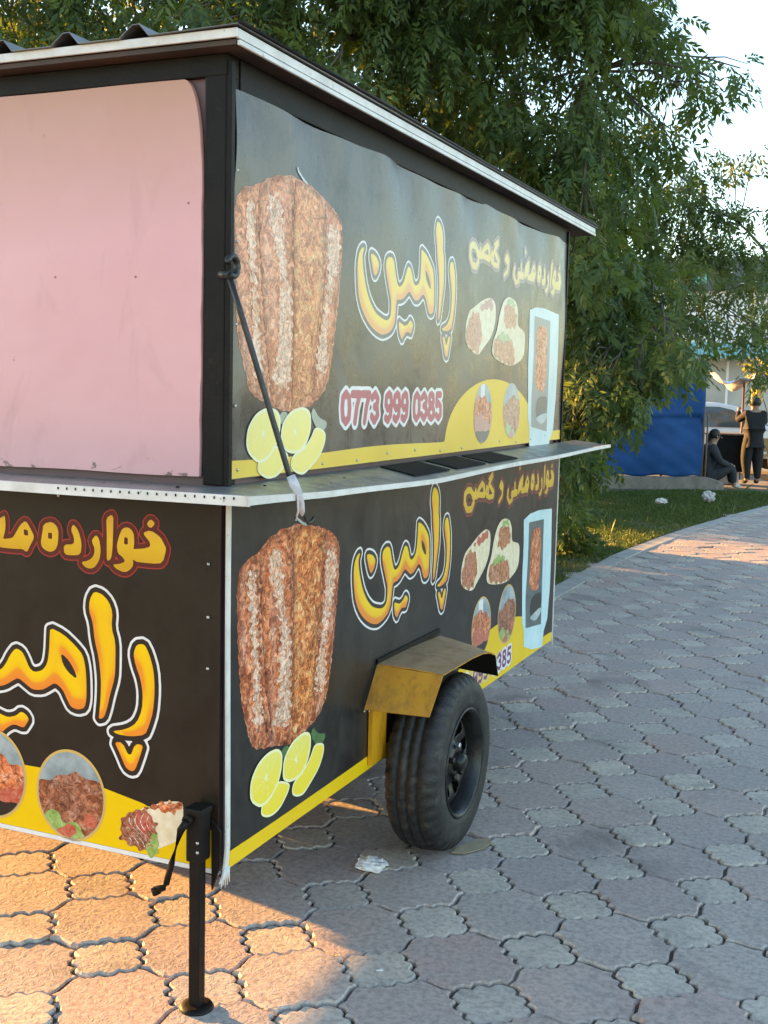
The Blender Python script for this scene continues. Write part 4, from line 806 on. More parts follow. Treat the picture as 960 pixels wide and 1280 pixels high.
# ------------------------------------------------------------------ wheels, fenders, jacks, prop rod
def wheel(side):
    xo = .222 if side > 0 else -WID-.222; sg = side; cy, cz, R0 = 1.262, .311, .311
    rt_ = None
    tm = MB(); W_ = .192
    prof = [(-.018, .186), (-.004, .192), (.0, .212), (.002, .245), (-.004, .274), (-.012, .288), (-.020, .297), (-.034, .305), (-.058, .309), (-.061, .300), (-.067, .300), (-.070, .310), (-.093, .311), (-.096, .301), (-.102, .301), (-.105, .311),
            (-.128, .310), (-.131, .300), (-.137, .300), (-.140, .309), (-.160, .305), (-.174, .296), (-.184, .285), (-.190, .262), (-.192, .235), (-.188, .205), (-.176, .188)]
    def rf(k, j, r):
        if j in (5, 6, 7, 20, 21, 22) and (k % 4) == 0: return r-.010
        if j in (8, 11, 12, 15, 16, 19) and (k % 4) in (2,): return r-.005
        return r
    ang = [(sg*h_, r_) for h_, r_ in prof]
    tm.lathe(ang, (xo, cy, cz), 'x', 176, 0, True, rf)
    ty = tm.build('tyre', M['tyre'], None); return ty, xo, cy, cz
def make_wheel(side):
    w = MB(); sg = side; xo = .222 if side > 0 else -WID-.222; cy, cz = 1.262, .311
    # rim barrel
    w.lathe([(sg*h_, r_) for h_, r_ in ((-.016, .187), (-.003, .193), (.002, .188), (-.004, .180), (-.030, .171), (-.075, .165), (-.10, .163))], (xo, cy, cz), 'x', 56)
    rim = w.build('rim', M['rim'], trailer)
    ty, *_ = wheel(side); ty.parent = rim
    ty.matrix_parent_inverse = world_of(rim).inverted()
    # pressed centre disc with vent slots left open
    d = MB(); n = 72; prof = [(-.062, .164), (-.052, .150), (-.046, .138), (-.043, .124), (-.044, .112), (-.050, .098), (-.056, .086), (-.054, .074), (-.044, .062), (-.036, .052), (-.034, .042), (-.034, .030)]; m = len(prof)
    V = []; F = []
    for k in range(n):
        t = 2*math.pi*k/n
        for h_, r_ in prof: V.append((xo+sg*h_, cy+r_*math.cos(t), cz+r_*math.sin(t)))
    for k in range(n):
        for j in range(m-1):
            ph = k % 9
            if (ph in (1, 2, 3, 4, 5) and j in (3, 4)) or (ph in (2, 3, 4) and j in (2, 5)): continue
            F.append((k*m+j, k*m+j+1, ((k+1) % n)*m+j+1, ((k+1) % n)*m+j))
    d.add(V, F, 0, True); dd = d.build('wheel_disc', M['rim'], rim); s_ = dd.modifiers.new('t', 'SOLIDIFY'); s_.thickness = .004
    hb = MB(); hb.lathe([(sg*h_, r_) for h_, r_ in ((-.04, .034), (-.02, .032), (-.006, .029), (.0, .022), (.002, .012), (.002, .0))], (xo, cy, cz), 'x', 24); hb.build('hub_cap', M['rim'], rim)
    for k in range(5):
        t = 2*math.pi*k/5+.3; c = (xo-sg*.036, cy+.057*math.cos(t), cz+.057*math.sin(t)); nb = MB(); nb.lathe([(sg*h_, r_) for h_, r_ in ((0, .011), (.012, .011), (.015, .008), (.016, .0))], c, 'x', 6, 0, False); nb.build('wheel_nut', M['screw'] if k == 1 else M['rim'], rim)
    br = MB(); br.lathe([(sg*h_, r_) for h_, r_ in ((-.09, .0), (-.09, .15), (-.13, .15), (-.13, 0))], (xo, cy, cz), 'x', 24); br.build('brake_drum', M['under'], rim)
    return rim
make_wheel(1); make_wheel(-1)
part('axle', M['under'], lambda b: (b.tube([(.09, 1.262, .311), (-WID-.09, 1.262, .311)], .028, 10), b.box((-.10, .85, .315), (-.05, 1.70, .352)), b.box((-WID+.05, .85, .315), (-WID+.10, 1.70, .352))))
def fender(sg):
    X = (lambda x: x) if sg > 0 else (lambda x: -WID-x)
    f = MB()
    # top plate, drooping at the rear outer corner
    ys = [.955, 1.10, 1.24, 1.36, 1.46, 1.535]; zi = [.700, .700, .698, .694, .690, .686]; zo = [.692, .690, .688, .680, .662, .638]; xo = [.243, .243, .242, .240, .236, .228]
    V = [];
    for y, a, c, x in zip(ys, zi, zo, xo): V += [(X(.012), y, a), (X(x*.55), y, (a+c)/2+.003), (X(x), y, c)]
    F = []
    for i in range(len(ys)-1):
        for j in range(2): F.append((i*3+j, i*3+j+1, (i+1)*3+j+1, (i+1)*3+j))
    f.add(V, F); o = f.build('fender', M['fender_yellow'], trailer); s_ = o.modifiers.new('t', 'SOLIDIFY'); s_.thickness = .0035; s_.offset = 0
    g = MB(); g.add([(X(.012), .953, .699), (X(.243), .953, .691), (X(.232), .868, .575), (X(.012), .858, .572)], [(0, 1, 2, 3)]); g2 = g.build('front_plate', M['fender_yellow'], o); s_ = g2.modifiers.new('t', 'SOLIDIFY'); s_.thickness = .0035; s_.offset = 0
    g = MB(); g.add([(X(.012), 1.537, .685), (X(.228), 1.537, .636), (X(.222), 1.60, .545), (X(.012), 1.615, .555)], [(0, 1, 2, 3)]); g2 = g.build('rear_plate', M['black_steel'], o); s_ = g2.modifiers.new('t', 'SOLIDIFY'); s_.thickness = .0035; s_.offset = 0
    g = MB(); g.prism([(X(.007), .905, .565), (X(.007), 1.02, .565), (X(.007), 1.02, .375), (X(.007), .905, .375)], (.014*sg, 0, 0)); g.build('fender_stay', M['fender_yellow'], o)
    if sg > 0:
        for y in (.965, 1.24, 1.52): screw_at((.008, y, .712), 'x', o)
        screw_at((.010, .862, .566), 'x', o); screw_at((.008, .905, .556), 'x', o)
        lip = MB(); lip.box((.0075, .96, .698), (.013, 1.53, .716)); lip.build('fender_flange', M['black_steel'], o)
fender(1); fender(-1)
def jack(x, y, front=True):
    b = MB(); b.box((x-.0155, y-.0155, .012), (x+.0155, y+.0155, .46), 0, .003); j = b.build('corner_jack', M['black_steel'], trailer)
    b = MB(); b.lathe([(-.0, .0), (0., .043), (.006, .045), (.013, .041), (.015, .026), (.015, 0)][::-1], (x, y, 0.001), 'z', 20); b.build('foot_plate', M['black_steel'], j)
    b = MB(); b.box((x-.022, y-.022, .40), (x+.022, y+.028, .535), 0, .006); b.box((x-.026, y-.026, .522), (x+.026, y+.030, .541), 0, .004); b.build('jack_head', M['black_steel'], j)
    b = MB(); b.prism([(x+.020, y+.032, .50), (x+.046, y+.032, .47), (x+.046, y+.032, .38), (x+.022, y+.032, .31)], (0, .008, 0)); b.build('jack_bracket', M['black_steel'], j)
    b = MB(); b.tube([(x-.006, y-.040, .515), (x-.022, y-.044, .49), (x-.046, y-.048, .40), (x-.060, y-.050, .345), (x-.066, y-.052, .335), (x-.092, y-.052, .322)], [.010, .010, .0085, .0085, .0085, .010], 8); b.tube([(x-.010, y-.040, .515), (x-.008, y-.015, .512)], .013, 8)
    b.tube([(x-.094, y-.052, .330), (x-.086, y-.052, .312)], .011, 8); b.build('crank_handle', M['black_steel'], j)
    if front:
        for dz in (.455, .43): screw_at((x+.014, y-.0225, dz), 'y', j)
jack(-.038, -.045); jack(-WID+.06, -.045); jack(-.75, LEN-.15, False); jack(-WID+.06, LEN-.15, False)
# tow bar under the front
part('tow_bar', M['under'], lambda b: (b.box((-WID/2-.04, .2, .30), (-WID/2+.04, -.1, .352)),))
# prop rod that holds the shutter, tied to the counter with a rag
def rod(b): b.tube([(.030, -.032, 1.862), (.060, -.022, 1.77), (.165, .028, 1.40), (.176, .034, 1.362)], .0075, 10)
pr_ = part('prop_rod', M['rod'], rod)
ring = MB(); cx, cy, cz = .034, -.022, 1.885
ring.tube([(cx, cy+.024*math.cos(a), cz+.024*math.sin(a)) for a in np.linspace(-2.2, 3.0, 16)], .0085, 8); ring.tube([(.006, -.030, 1.865), (.034, -.034, 1.862)], .011, 8); ring.build('hook', M['rod'], pr_)
rg = MB(); rg.tube([(.172, .030, 1.385), (.181, .032, 1.365), (.192, .036, 1.345), (.196, .044, 1.318), (.190, .060, 1.295), (.187, .066, 1.285)], [.011, .013, .010, .008, .007, .003], 7); rg.tube([(.176, .026, 1.378), (.193, .030, 1.34), (.193, .034, 1.30), (.186, .036, 1.275)], [.005, .004, .003, .002], 5); rg.build('rag_tie', M['rag'], pr_)
wr = MB(); wr.tube([(.190, .058, 1.30), (.186, .085, 1.275), (.180, .11, 1.262), (.176, .135, 1.262), (.172, .16, 1.27)], .004, 6); wr.build('wire_end', M['rod'], pr_)
# ------------------------------------------------------------------ trees and shrubs
M['bark'] = mat('bark', (.075, .058, .045), (.13, .105, .085), 14, .9, 0, .8, 40, stretch=(1, 1, .25))
M['leaf_dark'] = leaf_mat('tree_leaf', (.028, .078, .030), (.100, .150, .042), (.22, .29, .03), 1.1, .40)
M['leaf_light'] = leaf_mat('light_tree_leaf', (.045, .105, .045), (.12, .18, .06), (.24, .30, .06), 1.1, .45)
M['leaf_shrub'] = leaf_mat('shrub_leaf', (.022, .055, .012), (.060, .10, .02), (.20, .26, .02), 2., .4)
M['leaf_yellow'] = leaf_mat('yellow_leaf', (.20, .17, .02), (.36, .30, .04), (.5, .42, .04), 2., .5)
def compound_leaf(pairs, L, ll, lw, droop):
    """one pinnate leaf hanging from the origin along +X: (n,4,3) quads"""
    Q = []
    for i in range(pairs):
        s = L*(.18+.82*i/(pairs-1)); zc = -droop*(s/L)**2*L
        for sg in (-1, 1):
            if rnd.random() < .07: continue
            sz = ll*(.75+.5*math.sin(math.pi*(i+.6)/pairs))*rnd.uniform(.75, 1.2)
            a = math.radians(52-18*i/pairs+rnd.gauss(0, 11)); d = np.array([math.cos(a), sg*math.sin(a), rnd.gauss(-.35, .22)]); d /= np.linalg.norm(d); w = np.array([-sg*math.sin(a), math.cos(a), 0])*lw*.5
            o = np.array([s, 0, zc]); m = o+d*sz*.42
            Q.append([o, m+w+[0, 0, .004], o+d*sz, m-w])
    t = np.array([L, 0, -droop*L]); d = np.array([.9, 0, -.4]); w = np.array([0, lw*.5, 0]); Q.append([t, t+d*ll*.4+w, t+d*ll, t+d*ll*.4-w])
    return np.array(Q)
def foliage(clusters, dens, templates, hang=.75, scale=(.8, 1.25), flat=.85):
    V = []; 
    for (cx, cy, cz, r) in clusters:
        n = max(6, int(dens*r*r)); dirs = NR.normal(size=(n, 3)); dirs /= np.linalg.norm(dirs, axis=1)[:, None]
        rad = r*NR.random(n)**.45*(1+.28*np.sin(dirs[:, 0]*5+cx*9)*np.cos(dirs[:, 2]*4+cy*7)); pos = np.array([cx, cy, cz])+dirs*rad[:, None]*np.array([1, 1, flat])
        d = dirs*np.array([1, 1, .5])*.75+NR.normal(0, .35, (n, 3))+np.array([0, 0, -hang]); d /= np.linalg.norm(d, axis=1)[:, None]
        up = NR.normal(0, .5, (n, 3))+np.array([0, 0, .6])+dirs*.6; y = np.cross(up, d); y /= np.linalg.norm(y, axis=1)[:, None]+1e-9; z = np.cross(d, y)
        s = NR.uniform(scale[0], scale[1], n); ti = NR.integers(0, len(templates), n)
        for k, T in enumerate(templates):
            I = ti == k
            if not I.any(): continue
            R3 = np.stack([d[I], y[I], z[I]], 2)*s[I][:, None, None]
            V.append((np.einsum('nij,qkj->nqki', R3, T)+pos[I][:, None, None, :]).reshape(-1, 3))
    V = np.concatenate(V); return V, np.arange(len(V)).reshape(-1, 4)
def limb(mb, a, b, r0, r1, sag=.0, n=7, seg=5, jit=.12):
    a, b = Vector(a), Vector(b); L_ = (b-a).length; P = []
    for i in range(seg+1):
        t = i/seg; p = a.lerp(b, t)+Vector((0, 0, math.sin(math.pi*t)*L_*.10-sag*t*t))
        if 0 < i < seg: p += Vector((rnd.gauss(0, jit), rnd.gauss(0, jit), rnd.gauss(0, jit*.6)))*L_*.18
        P.append(p)
    mb.tube(P, [r0+(r1-r0)*i/seg for i in range(seg+1)], n); return P
T_MAIN = [compound_leaf(rnd.choice((5, 6, 6, 7)), rnd.uniform(.15, .25), rnd.uniform(.068, .090), rnd.uniform(.024, .031), rnd.uniform(.2, .65)) for _ in range(10)]
T_BROAD = [compound_leaf(4, .14, .075, .032, .3), compound_leaf(5, .18, .07, .03, .45)]
def tree(name, base, nodes, clusters, label, m, dens, templates, r0=.17, **kw):
    root = empty(name, base, label, 'tree'); mb = MB(); b0 = Vector(base)
    top = Vector(nodes[0]); P = [b0+Vector((0, 0, -.1)), b0.lerp(top, .3)+Vector((.06, -.04, 0)), b0.lerp(top, .65)+Vector((-.05, .05, 0)), top]
    mb.tube(P, [r0*1.25, r0, r0*.85, r0*.7], 12)
    N = [(top, r0*.6)]
    for p in nodes[1:]:
        j = min(range(len(N)), key=lambda k: (N[k][0]-Vector(p)).length); limb(mb, N[j][0], p, N[j][1]*.85, N[j][1]*.5, n=8); N.append((Vector(p), N[j][1]*.55))
    for c in clusters:
        p = Vector(c[:3]); j = min(range(len(N)), key=lambda k: (N[k][0]-p).length); P = limb(mb, N[j][0], p, min(.030, N[j][1]*.5), .006, n=5, seg=4)
        for _ in range(2):
            q = p+Vector((rnd.uniform(-1, 1), rnd.uniform(-1, 1), rnd.uniform(-.6, .4)))*c[3]*.8; limb(mb, P[3], q, .008, .003, n=4, seg=2)
    mb.build('trunk', M['bark'], root, recalc=False)
    V, F = foliage(clusters, dens, templates, **kw); link('crown', np_mesh('crown', V, F, m), root); return root
CL_MAIN = [(-7.46, 6.75, 6.34, 0.51), (-5.24, 4.51, 4.8, 0.42), (-5.39, 4.76, 4.65, 0.42), (-5.31, 4.35, 4.21, 0.38), (-5.68, 4.73, 3.89, 0.48), (-7.37, 7.51, 6.79, 0.44), (-7.37, 7.37, 6.32, 0.46), (-4.98, 4.42, 3.94, 0.46), (-6.33, 7.09, 6.58, 0.49), (-5.66, 5.72, 5.31, 0.44), (-6.69, 7.5, 5.38, 0.51), (-6.52, 6.89, 4.69, 0.36), (-6.32, 7.8, 6.74, 0.44), (-4.73, 5.37, 5.22, 0.35), (-4.71, 5.25, 4.71, 0.35), (-4.6, 5.58, 4.49, 0.45), (-4.2, 4.97, 3.97, 0.5), (-4.39, 5.44, 5.51, 0.49), (-6.25, 8.08, 6.33, 0.49), (-5.34, 7.32, 5.52, 0.43), (-5.29, 7.61, 6.34, 0.47), (-4.28, 6.31, 5.35, 0.47), (-5.09, 7.26, 5.46, 0.39), (-3.41, 5.17, 4.22, 0.44), (-5.04, 8.11, 6.47, 0.46), (-4.07, 7.03, 5.5, 0.44), (-4.27, 6.73, 5.07, 0.46), (-3.45, 5.8, 4.38, 0.48), (-4.14, 7.77, 6.46, 0.45), (-3.47, 6.11, 5.27, 0.35), (-3.33, 5.95, 4.9, 0.37), (-3.71, 6.55, 4.7, 0.45), (-4.44, 8.32, 4.92, 0.34), (-3.3, 6.69, 5.8, 0.44), (-3.11, 7.05, 5.44, 0.49), (-2.74, 6.04, 4.84, 0.45), (-4.11, 8.75, 5.17, 0.45), (-2.54, 5.46, 3.82, 0.36), (-2.91, 7.01, 5.73, 0.51), (-2.49, 6.67, 5.3, 0.52), (-2.71, 6.78, 5.06, 0.52), (-2.93, 7.29, 4.9, 0.36), (-2.57, 6.64, 4.26, 0.48), (-2.84, 7.47, 4.24, 0.39), (-2.67, 7.52, 6.01, 0.46), (-2.02, 6.29, 5.07, 0.48), (-2.41, 6.97, 5.05, 0.39), (-2.35, 7.06, 4.72, 0.47), (-2.16, 6.67, 4.36, 0.42), (-2.4, 7.68, 3.94, 0.34), (-2.47, 7.74, 3.71, 0.47), (-1.86, 6.72, 5.51, 0.39), (-2.51, 9.06, 6.35, 0.47), (-2.56, 8.74, 5.72, 0.5), (-2.34, 7.83, 4.93, 0.43), (-2.3, 7.96, 4.67, 0.49), (-2.67, 8.7, 4.42, 0.48), (-2.29, 8.43, 3.98, 0.52), (-2.46, 9.59, 6.75, 0.47), (-2.43, 9.42, 6.38, 0.37), (-1.35, 6.73, 4.89, 0.45), (-1.78, 7.4, 4.88, 0.35), (-2.16, 8.64, 4.68, 0.5), (-1.61, 7.1, 3.92, 0.45), (-1.52, 7.32, 3.41, 0.35), (-1.71, 8.25, 3.45, 0.43), (-1.43, 8.4, 6.29, 0.39), (-0.94, 6.83, 5.19, 0.38), (-1.08, 6.9, 4.81, 0.47), (-1.45, 8.72, 5.24, 0.36), (-1.37, 8.84, 4.01, 0.35), (-0.88, 6.95, 4.61, 0.41), (-1.0, 8.87, 5.4, 0.38), (-0.76, 8.22, 4.74, 0.34), (-0.48, 8.66, 4.55, 0.24), (0.07, 7.36, 4.08, 0.18), (0.08, 8.46, 4.45, 0.12), (-0.85, 7.44, 4.21, 0.27), (-1.01, 7.06, 3.79, 0.34), (-1.22, 7.15, 3.46, 0.38), (-0.91, 7.94, 3.79, 0.21), (-0.45, 7.55, 3.79, 0.21), (-0.3, 7.68, 3.64, 0.15), (-0.74, 6.89, 3.18, 0.38), (-0.75, 8.45, 3.53, 0.31), (-1.16, 7.81, 2.99, 0.34), (-0.83, 8.28, 2.9, 0.38), (-0.99, 7.35, 2.53, 0.34), (-1.24, 8.12, 2.17, 0.34), (-0.76, 7.6, 2.22, 0.38), (-0.5, 7.92, 2.58, 0.31), (-0.58, 7.77, 1.95, 0.27), (-1.04, 7.93, 1.84, 0.31), (-0.94, 7.17, 1.46, 0.26), (-0.59, 6.68, 1.6, 0.27), (-0.34, 6.66, 1.64, 0.16), (-0.88, 6.72, 1.05, 0.21), (-0.72, 6.46, 1.29, 0.21), (-1.22, 8.02, 0.56, 0.15), (-0.97, 7.27, 0.85, 0.15), (-0.97, 8.16, 3.17, 0.34), (-0.7, 6.54, 2.64, 0.31), (-1.24, 7.35, 2.67, 0.31), (-1.35, 8.13, 1.88, 0.31), (-0.8, 7.85, 2.54, 0.31), (-0.8, 7.36, 2.0, 0.27), (-1.41, 7.57, 5.31, 0.41), (-0.8, 7.02, 5.17, 0.41), (-0.41, 7.3, 5.1, 0.31), (-1.14, 6.93, 4.57, 0.27), (-0.49, 7.7, 4.66, 0.27), (-0.18, 7.78, 4.08, 0.16), (-1.51, 8.34, 4.52, 0.24), (-0.68, 6.78, 1.72, 0.31), (-0.86, 6.88, 1.34, 0.27), (-0.58, 7.07, 1.5, 0.22), (-0.37, 6.94, 1.75, 0.23), (-0.23, 7.28, 1.86, 0.18), (-0.77, 6.84, 1.05, 0.19), (-0.57, 7.58, 1.98, 0.31), (-0.09, 6.8, 2.01, 0.24), (-1.25, 8.22, 1.66, 0.31), (-1.03, 7.05, 1.26, 0.27), (-0.96, 8.4, 1.9, 0.27)]
CL_SEC = [(-1.06, 12.06, 4.0, 0.37), (-0.77, 12.2, 4.25, 0.33), (-0.64, 11.86, 3.72, 0.37), (-1.19, 12.38, 3.53, 0.42), (-0.8, 11.11, 2.92, 0.42), (-0.53, 12.18, 3.34, 0.33), (-0.57, 11.46, 2.58, 0.36), (-0.96, 11.91, 2.47, 0.37), (-0.27, 12.39, 3.31, 0.26), (-0.01, 11.61, 3.67, 0.21), (-0.12, 11.71, 4.35, 0.15), (-0.35, 11.3, 4.2, 0.13), (-0.68, 11.26, 2.15, 0.24), (-0.14, 11.27, 2.36, 0.24), (0.07, 11.87, 2.24, 0.21), (-0.08, 12.8, 2.67, 0.3), (-0.26, 11.74, 2.83, 0.26), (0.19, 11.88, 3.11, 0.37), (0.34, 12.13, 2.49, 0.42), (-1.15, 11.17, 2.43, 0.37), (-1.24, 12.04, 3.82, 0.37), (-0.86, 12.14, 3.44, 0.33), (-0.88, 11.05, 2.06, 0.28), (0.32, 11.69, 2.01, 0.37), (-0.56, 12.23, 3.8, 0.21)]
# the unseen rest of the crown, so the tree is whole from other sides too
ext = [(-6.8+rnd.uniform(-.8, .8)+i*.62, 11.2+rnd.uniform(-.9, 1.2), rnd.uniform(3.2, 6.6), rnd.uniform(.5, .75)) for i in range(9)]
tree('broad_tree', (-2.7, 9.6, 0), [(-2.6, 9.4, 2.3), (-1.6, 8.6, 3.4), (-3.8, 8.4, 3.3), (-1.0, 7.6, 4.3), (-3.0, 7.4, 4.6), (-5.2, 7.2, 4.2), (-.7, 8.6, 2.2), (-1.3, 8.0, 5.6), (-4.2, 8.4, 5.6), (-6.4, 6.6, 5.0), (-1.7, 8.9, 1.6)],
     CL_MAIN+ext, 'large tree with drooping feathery leaves overhanging the trailer roof', M['leaf_dark'], 620, T_MAIN)
tree('slender_tree', (.75, 13.2, 0), [(.6, 12.9, 2.2), (.1, 12.4, 3.0), (-.3, 12.0, 3.6), (.5, 12.6, 3.8), (-.6, 11.8, 2.7)], CL_SEC, 'lighter green tree with sparse hanging foliage against the pale sky', M['leaf_light'], 430, T_MAIN, r0=.08)
def row_tree(x, y, label):  # mostly hidden row, added to shade the broad tree and fill behind it
    cl = []
    for _ in range(26):
        a, b = rnd.uniform(0, 6.283), rnd.uniform(-1, 1); q = math.sqrt(1-b*b)*rnd.uniform(.5, 1)
        cl.append((x+2.0*q*math.cos(a), y+2.0*q*math.sin(a), 5.4+2.7*b*rnd.uniform(.6, 1), rnd.uniform(.8, 1.05)))
    tree('added_shade_tree', (x, y, 0), [(x+.1, y, 3.0), (x+.8, y-.5, 4.4), (x-.7, y+.6, 4.6), (x+.1, y+.2, 6.2)], cl, label, M['leaf_dark'], 75, T_ROW)
T_ROW = [compound_leaf(5, .30, .15, .07, .35), compound_leaf(4, .24, .14, .075, .3)]
row_tree(-9.8, 6.4, 'round-crowned tree of the added shading row, nearest the trailer nose'); row_tree(-10.3, 10.2, 'round-crowned tree in the middle of the added shading row behind the broad tree'); row_tree(-10.6, 14.4, 'round-crowned tree at the stall end of the added shading row')
def shrub(name, base, clusters, label, m, dens, group=None, T=T_BROAD):
    root = empty(name, base, label, 'shrub', group); mb = MB()
    for c in clusters: limb(mb, (base[0]+rnd.uniform(-.1, .1), base[1]+rnd.uniform(-.1, .1), 0), c[:3], .014, .004, n=5)
    mb.build('stem', M['bark'], root, recalc=False); V, F = foliage(clusters, dens, T, hang=.25); link('foliage', np_mesh('foliage', V, F, m), root)
def bushy(cx, cy, w, h_, n): return [(cx+rnd.uniform(-w, w), cy+rnd.uniform(-w, w), rnd.uniform(.22, h_), rnd.uniform(.22, .34)) for _ in range(n)]
shrub('leafy_shrub', (-1.85, 9.1, 0), bushy(-1.85, 9.1, .28, 1.3, 12)+[(-1.6, 8.9, .2, .2), (-1.5, 8.85, .28, .16)], 'leafy green shrub rising from the lawn at the trailer tail', M['leaf_shrub'], 520)
shrub('added_shade_shrub', (-2.9, 7.6, 0), bushy(-2.9, 7.6, .55, 1.6, 22), 'dense shrub added beneath the broad tree trunk to shade the path', M['leaf_shrub'], 480)  # added on the sun side to keep the path shaded
shrub('added_screen_shrub', (-3.6, 6.2, 0), bushy(-3.6, 6.2, .75, 1.9, 30), 'tall bushy shrub added behind the trailer as a sun screen, farther from the path', M['leaf_shrub'], 420)  # occluder added between the low sun and the path
shrub('added_corner_shrub', (-3.3, 4.3, 0), bushy(-3.3, 4.3, .85, 1.7, 54), 'rounded shrub added out of view behind the trailer tail wall to block sun', M['leaf_shrub'], 700)  # unseen behind the trailer; added to close the sun gap past its tail
shrub('low_shrub', (-1.32, 8.75, 0), [(-1.32, 8.75, .14, .17), (-1.22, 8.65, .10, .12), (-1.42, 8.9, .2, .16)], 'knee-high dark shrub on the grass by the kerb', M['leaf_shrub'], 1100)
def hedge(y0, y1, label):  # unseen hedge, added to shade lawn and path; the gap lets sun through
    shrub('added_shade_hedge', (-8, (y0+y1)/2, 0), [(-8+rnd.uniform(-.35, .35), y, z, .5) for y in np.arange(y0, y1, .5) for z in (.3, .85, 1.4, 1.9)], label, M['leaf_shrub'], 150, T=T_ROW)
hedge(5.4, 9.7, 'long clipped hedge added out of view behind the trailer, shading up to the gap'); hedge(12.9, 19.5, 'long clipped hedge added out of view past the gap, shading on to the stall')
shrub('yellow_shrub', (-.55, 20.9, 0), [(-.62, 20.9, 2.05, .32), (-.2, 21.0, 2.25, .38), (-.95, 21.2, 2.2, .25), (-.4, 20.8, 2.5, .3)], 'yellow leaved climber over the cart canopy', M['leaf_yellow'], 330)

# ------------------------------------------------------------------ blue tarp stall and its low wall
W0 = Vector((-3.29, 16.4, 0)); WE = Vector((.8465, .5324, 0)); WN = Vector((.5324, -.8465, 0))
def wp(s, d, z): q = W0+WE*s+WN*d; return Vector((q.x, q.y, z))
wall = MB(); N_ = 34
for (d0, d1) in ((0.0, -.22),):
    V = []
    for i in range(N_+1):
        s = -2.2+i*(4.85/N_); zt_ = .205+.008*math.sin(s*3)+rnd.uniform(-.006, .006)
        if s > 2.35: zt_ *= max(.5, 1-(s-2.35)*1.4)
        b = rnd.uniform(-.012, .012); V += [wp(s, .03+b, -.02), wp(s, b, zt_-.02), wp(s, -.025, zt_), wp(s, -.22, zt_), wp(s, -.23, -.02)]
    F = []
    for i in range(N_):
        for j in range(4): F.append((i*5+j, (i+1)*5+j, (i+1)*5+j+1, i*5+j+1))
    wall.add(V, F); wall.add([V[k] for k in (-5, -4, -3, -2, -1)], [(0, 1, 2, 3, 4)])
tag(wall.build('low_wall', M['wall_concrete']), 'low rough concrete wall below the blue tarp', 'wall')
M['tarp'] = mat('blue_tarp', (.0003, .050, .165), (.0005, .070, .215), 2.5, .65, 0, .12, 35, spec=.15, c3=(.001, .10, .25), c3scale=5, c3lo=.58, c3hi=.75)
M['pole_wood'] = mat('pole_wood', (.20, .12, .075), (.12, .075, .05), 18, .8, 0, .4, 60, stretch=(1, 1, .2))
stall = empty('tarp_stall', wp(.6, -.9, 0), 'blue tarpaulin stall standing on the low wall beyond the lawn', 'stall')
def tarp_sheet(s0, s1, dz, zt_, nU=70, nV=40):
    V = []; F = []
    for j in range(nV+1):
        for i in range(nU+1):
            a, b = i/nU, j/nV; s = s0+(s1-s0)*a; z = .215+(zt_-.215)*b
            d = -.10+.045*math.sin(a*9+b*2.2)*math.sin(math.pi*b)+.026*math.sin(a*23+b*5)*(.3+b*.7)+.024*math.sin(a*5-b*14)+.016*abs(math.sin(a*17-b*9+1))+.012*abs(math.sin(a*31+b*19))
            d += .030*math.exp(-((b-.60)/.018)**2)-.022*math.exp(-((b-.56)/.03)**2)+.02*math.exp(-((a-.62)/.02)**2)*math.exp(-((b-.2)/.3)**2)
            z2 = z-.03*math.sin(math.pi*min(1, a*1.0)*3)**2*b+(.015*math.sin(a*40))*(1 if j == 0 else 0)
            V.append(wp(s, d, z2))
    for j in range(nV):
        for i in range(nU): k = j*(nU+1)+i; F.append((k, k+1, k+nU+2, k+nU+1))
    mb = MB(); mb.add(V, F, 0, True); return mb
o = tarp_sheet(-2.0, 2.28, 0, 1.965).build('tarp_sheet', M['tarp'], stall); s_ = o.modifiers.new('t', 'SOLIDIFY'); s_.thickness = .003
mb = MB(); mb.add([wp(2.27, -.12, .215), wp(2.27, -1.9, .1), wp(2.25, -1.9, 1.95), wp(2.27, -.12, 1.95)], [(0, 1, 2, 3)]); mb.build('tarp_side', M['tarp'], stall)
mb = MB(); mb.add([wp(-2.0, -.08, 1.97), wp(2.28, -.08, 1.955), wp(2.28, -1.9, 2.1), wp(-2.0, -1.9, 2.1)], [(0, 1, 2, 3)]); mb.build('tarp_roof', M['tarp'], stall)
for s in (-2.0, .2, 2.30):
    for d in (-.16, -1.9):
        mb = MB(); mb.tube([wp(s, d, 0), wp(s+.01, d, .9), wp(s-.01, d, 2.02)], [.030, .027, .024], 8); mb.build('pole', M['pole_wood'], stall)
mb = MB(); mb.tube([wp(2.33, -.05, .02), wp(2.335, -.05, 1.25)], .016, 6); mb.build('side_lath', M['pole_wood'], stall)
# ------------------------------------------------------------------ people
M['cloth_dark'] = mat('dark_cloth', (.003, .0035, .0045), (.006, .0065, .008), 20, .85, 0, .3, 60)
M['cloth_grey'] = mat('grey_cloth', (.014, .017, .022), (.024, .027, .032), 20, .85, 0, .3, 60)
M['skin'] = mat('skin', (.26, .14, .09), (.30, .17, .11), 20, .6)
M['hair'] = mat('hair', (.008, .007, .006), (.014, .012, .010), 40, .6)
M['shoe'] = mat('pale_shoe', (.5, .48, .45), (.4, .38, .36), 20, .7)
def skin_obj(name, verts, edges, radii, m, parent, root=0):
    me = bpy.data.meshes.new(name); me.from_pydata([tuple(v) for v in verts], edges, []); me.materials.append(m)
    o = link(name, me, parent); sk = o.modifiers.new('skin', 'SKIN'); sk.use_smooth_shade = True
    for i, r in enumerate(radii):
        d = me.skin_vertices[0].data[i]; d.radius = r if isinstance(r, tuple) else (r, r); d.use_root = (i == root)
    sb = o.modifiers.new('sub', 'SUBSURF'); sb.levels = 2; sb.render_levels = 2; return o
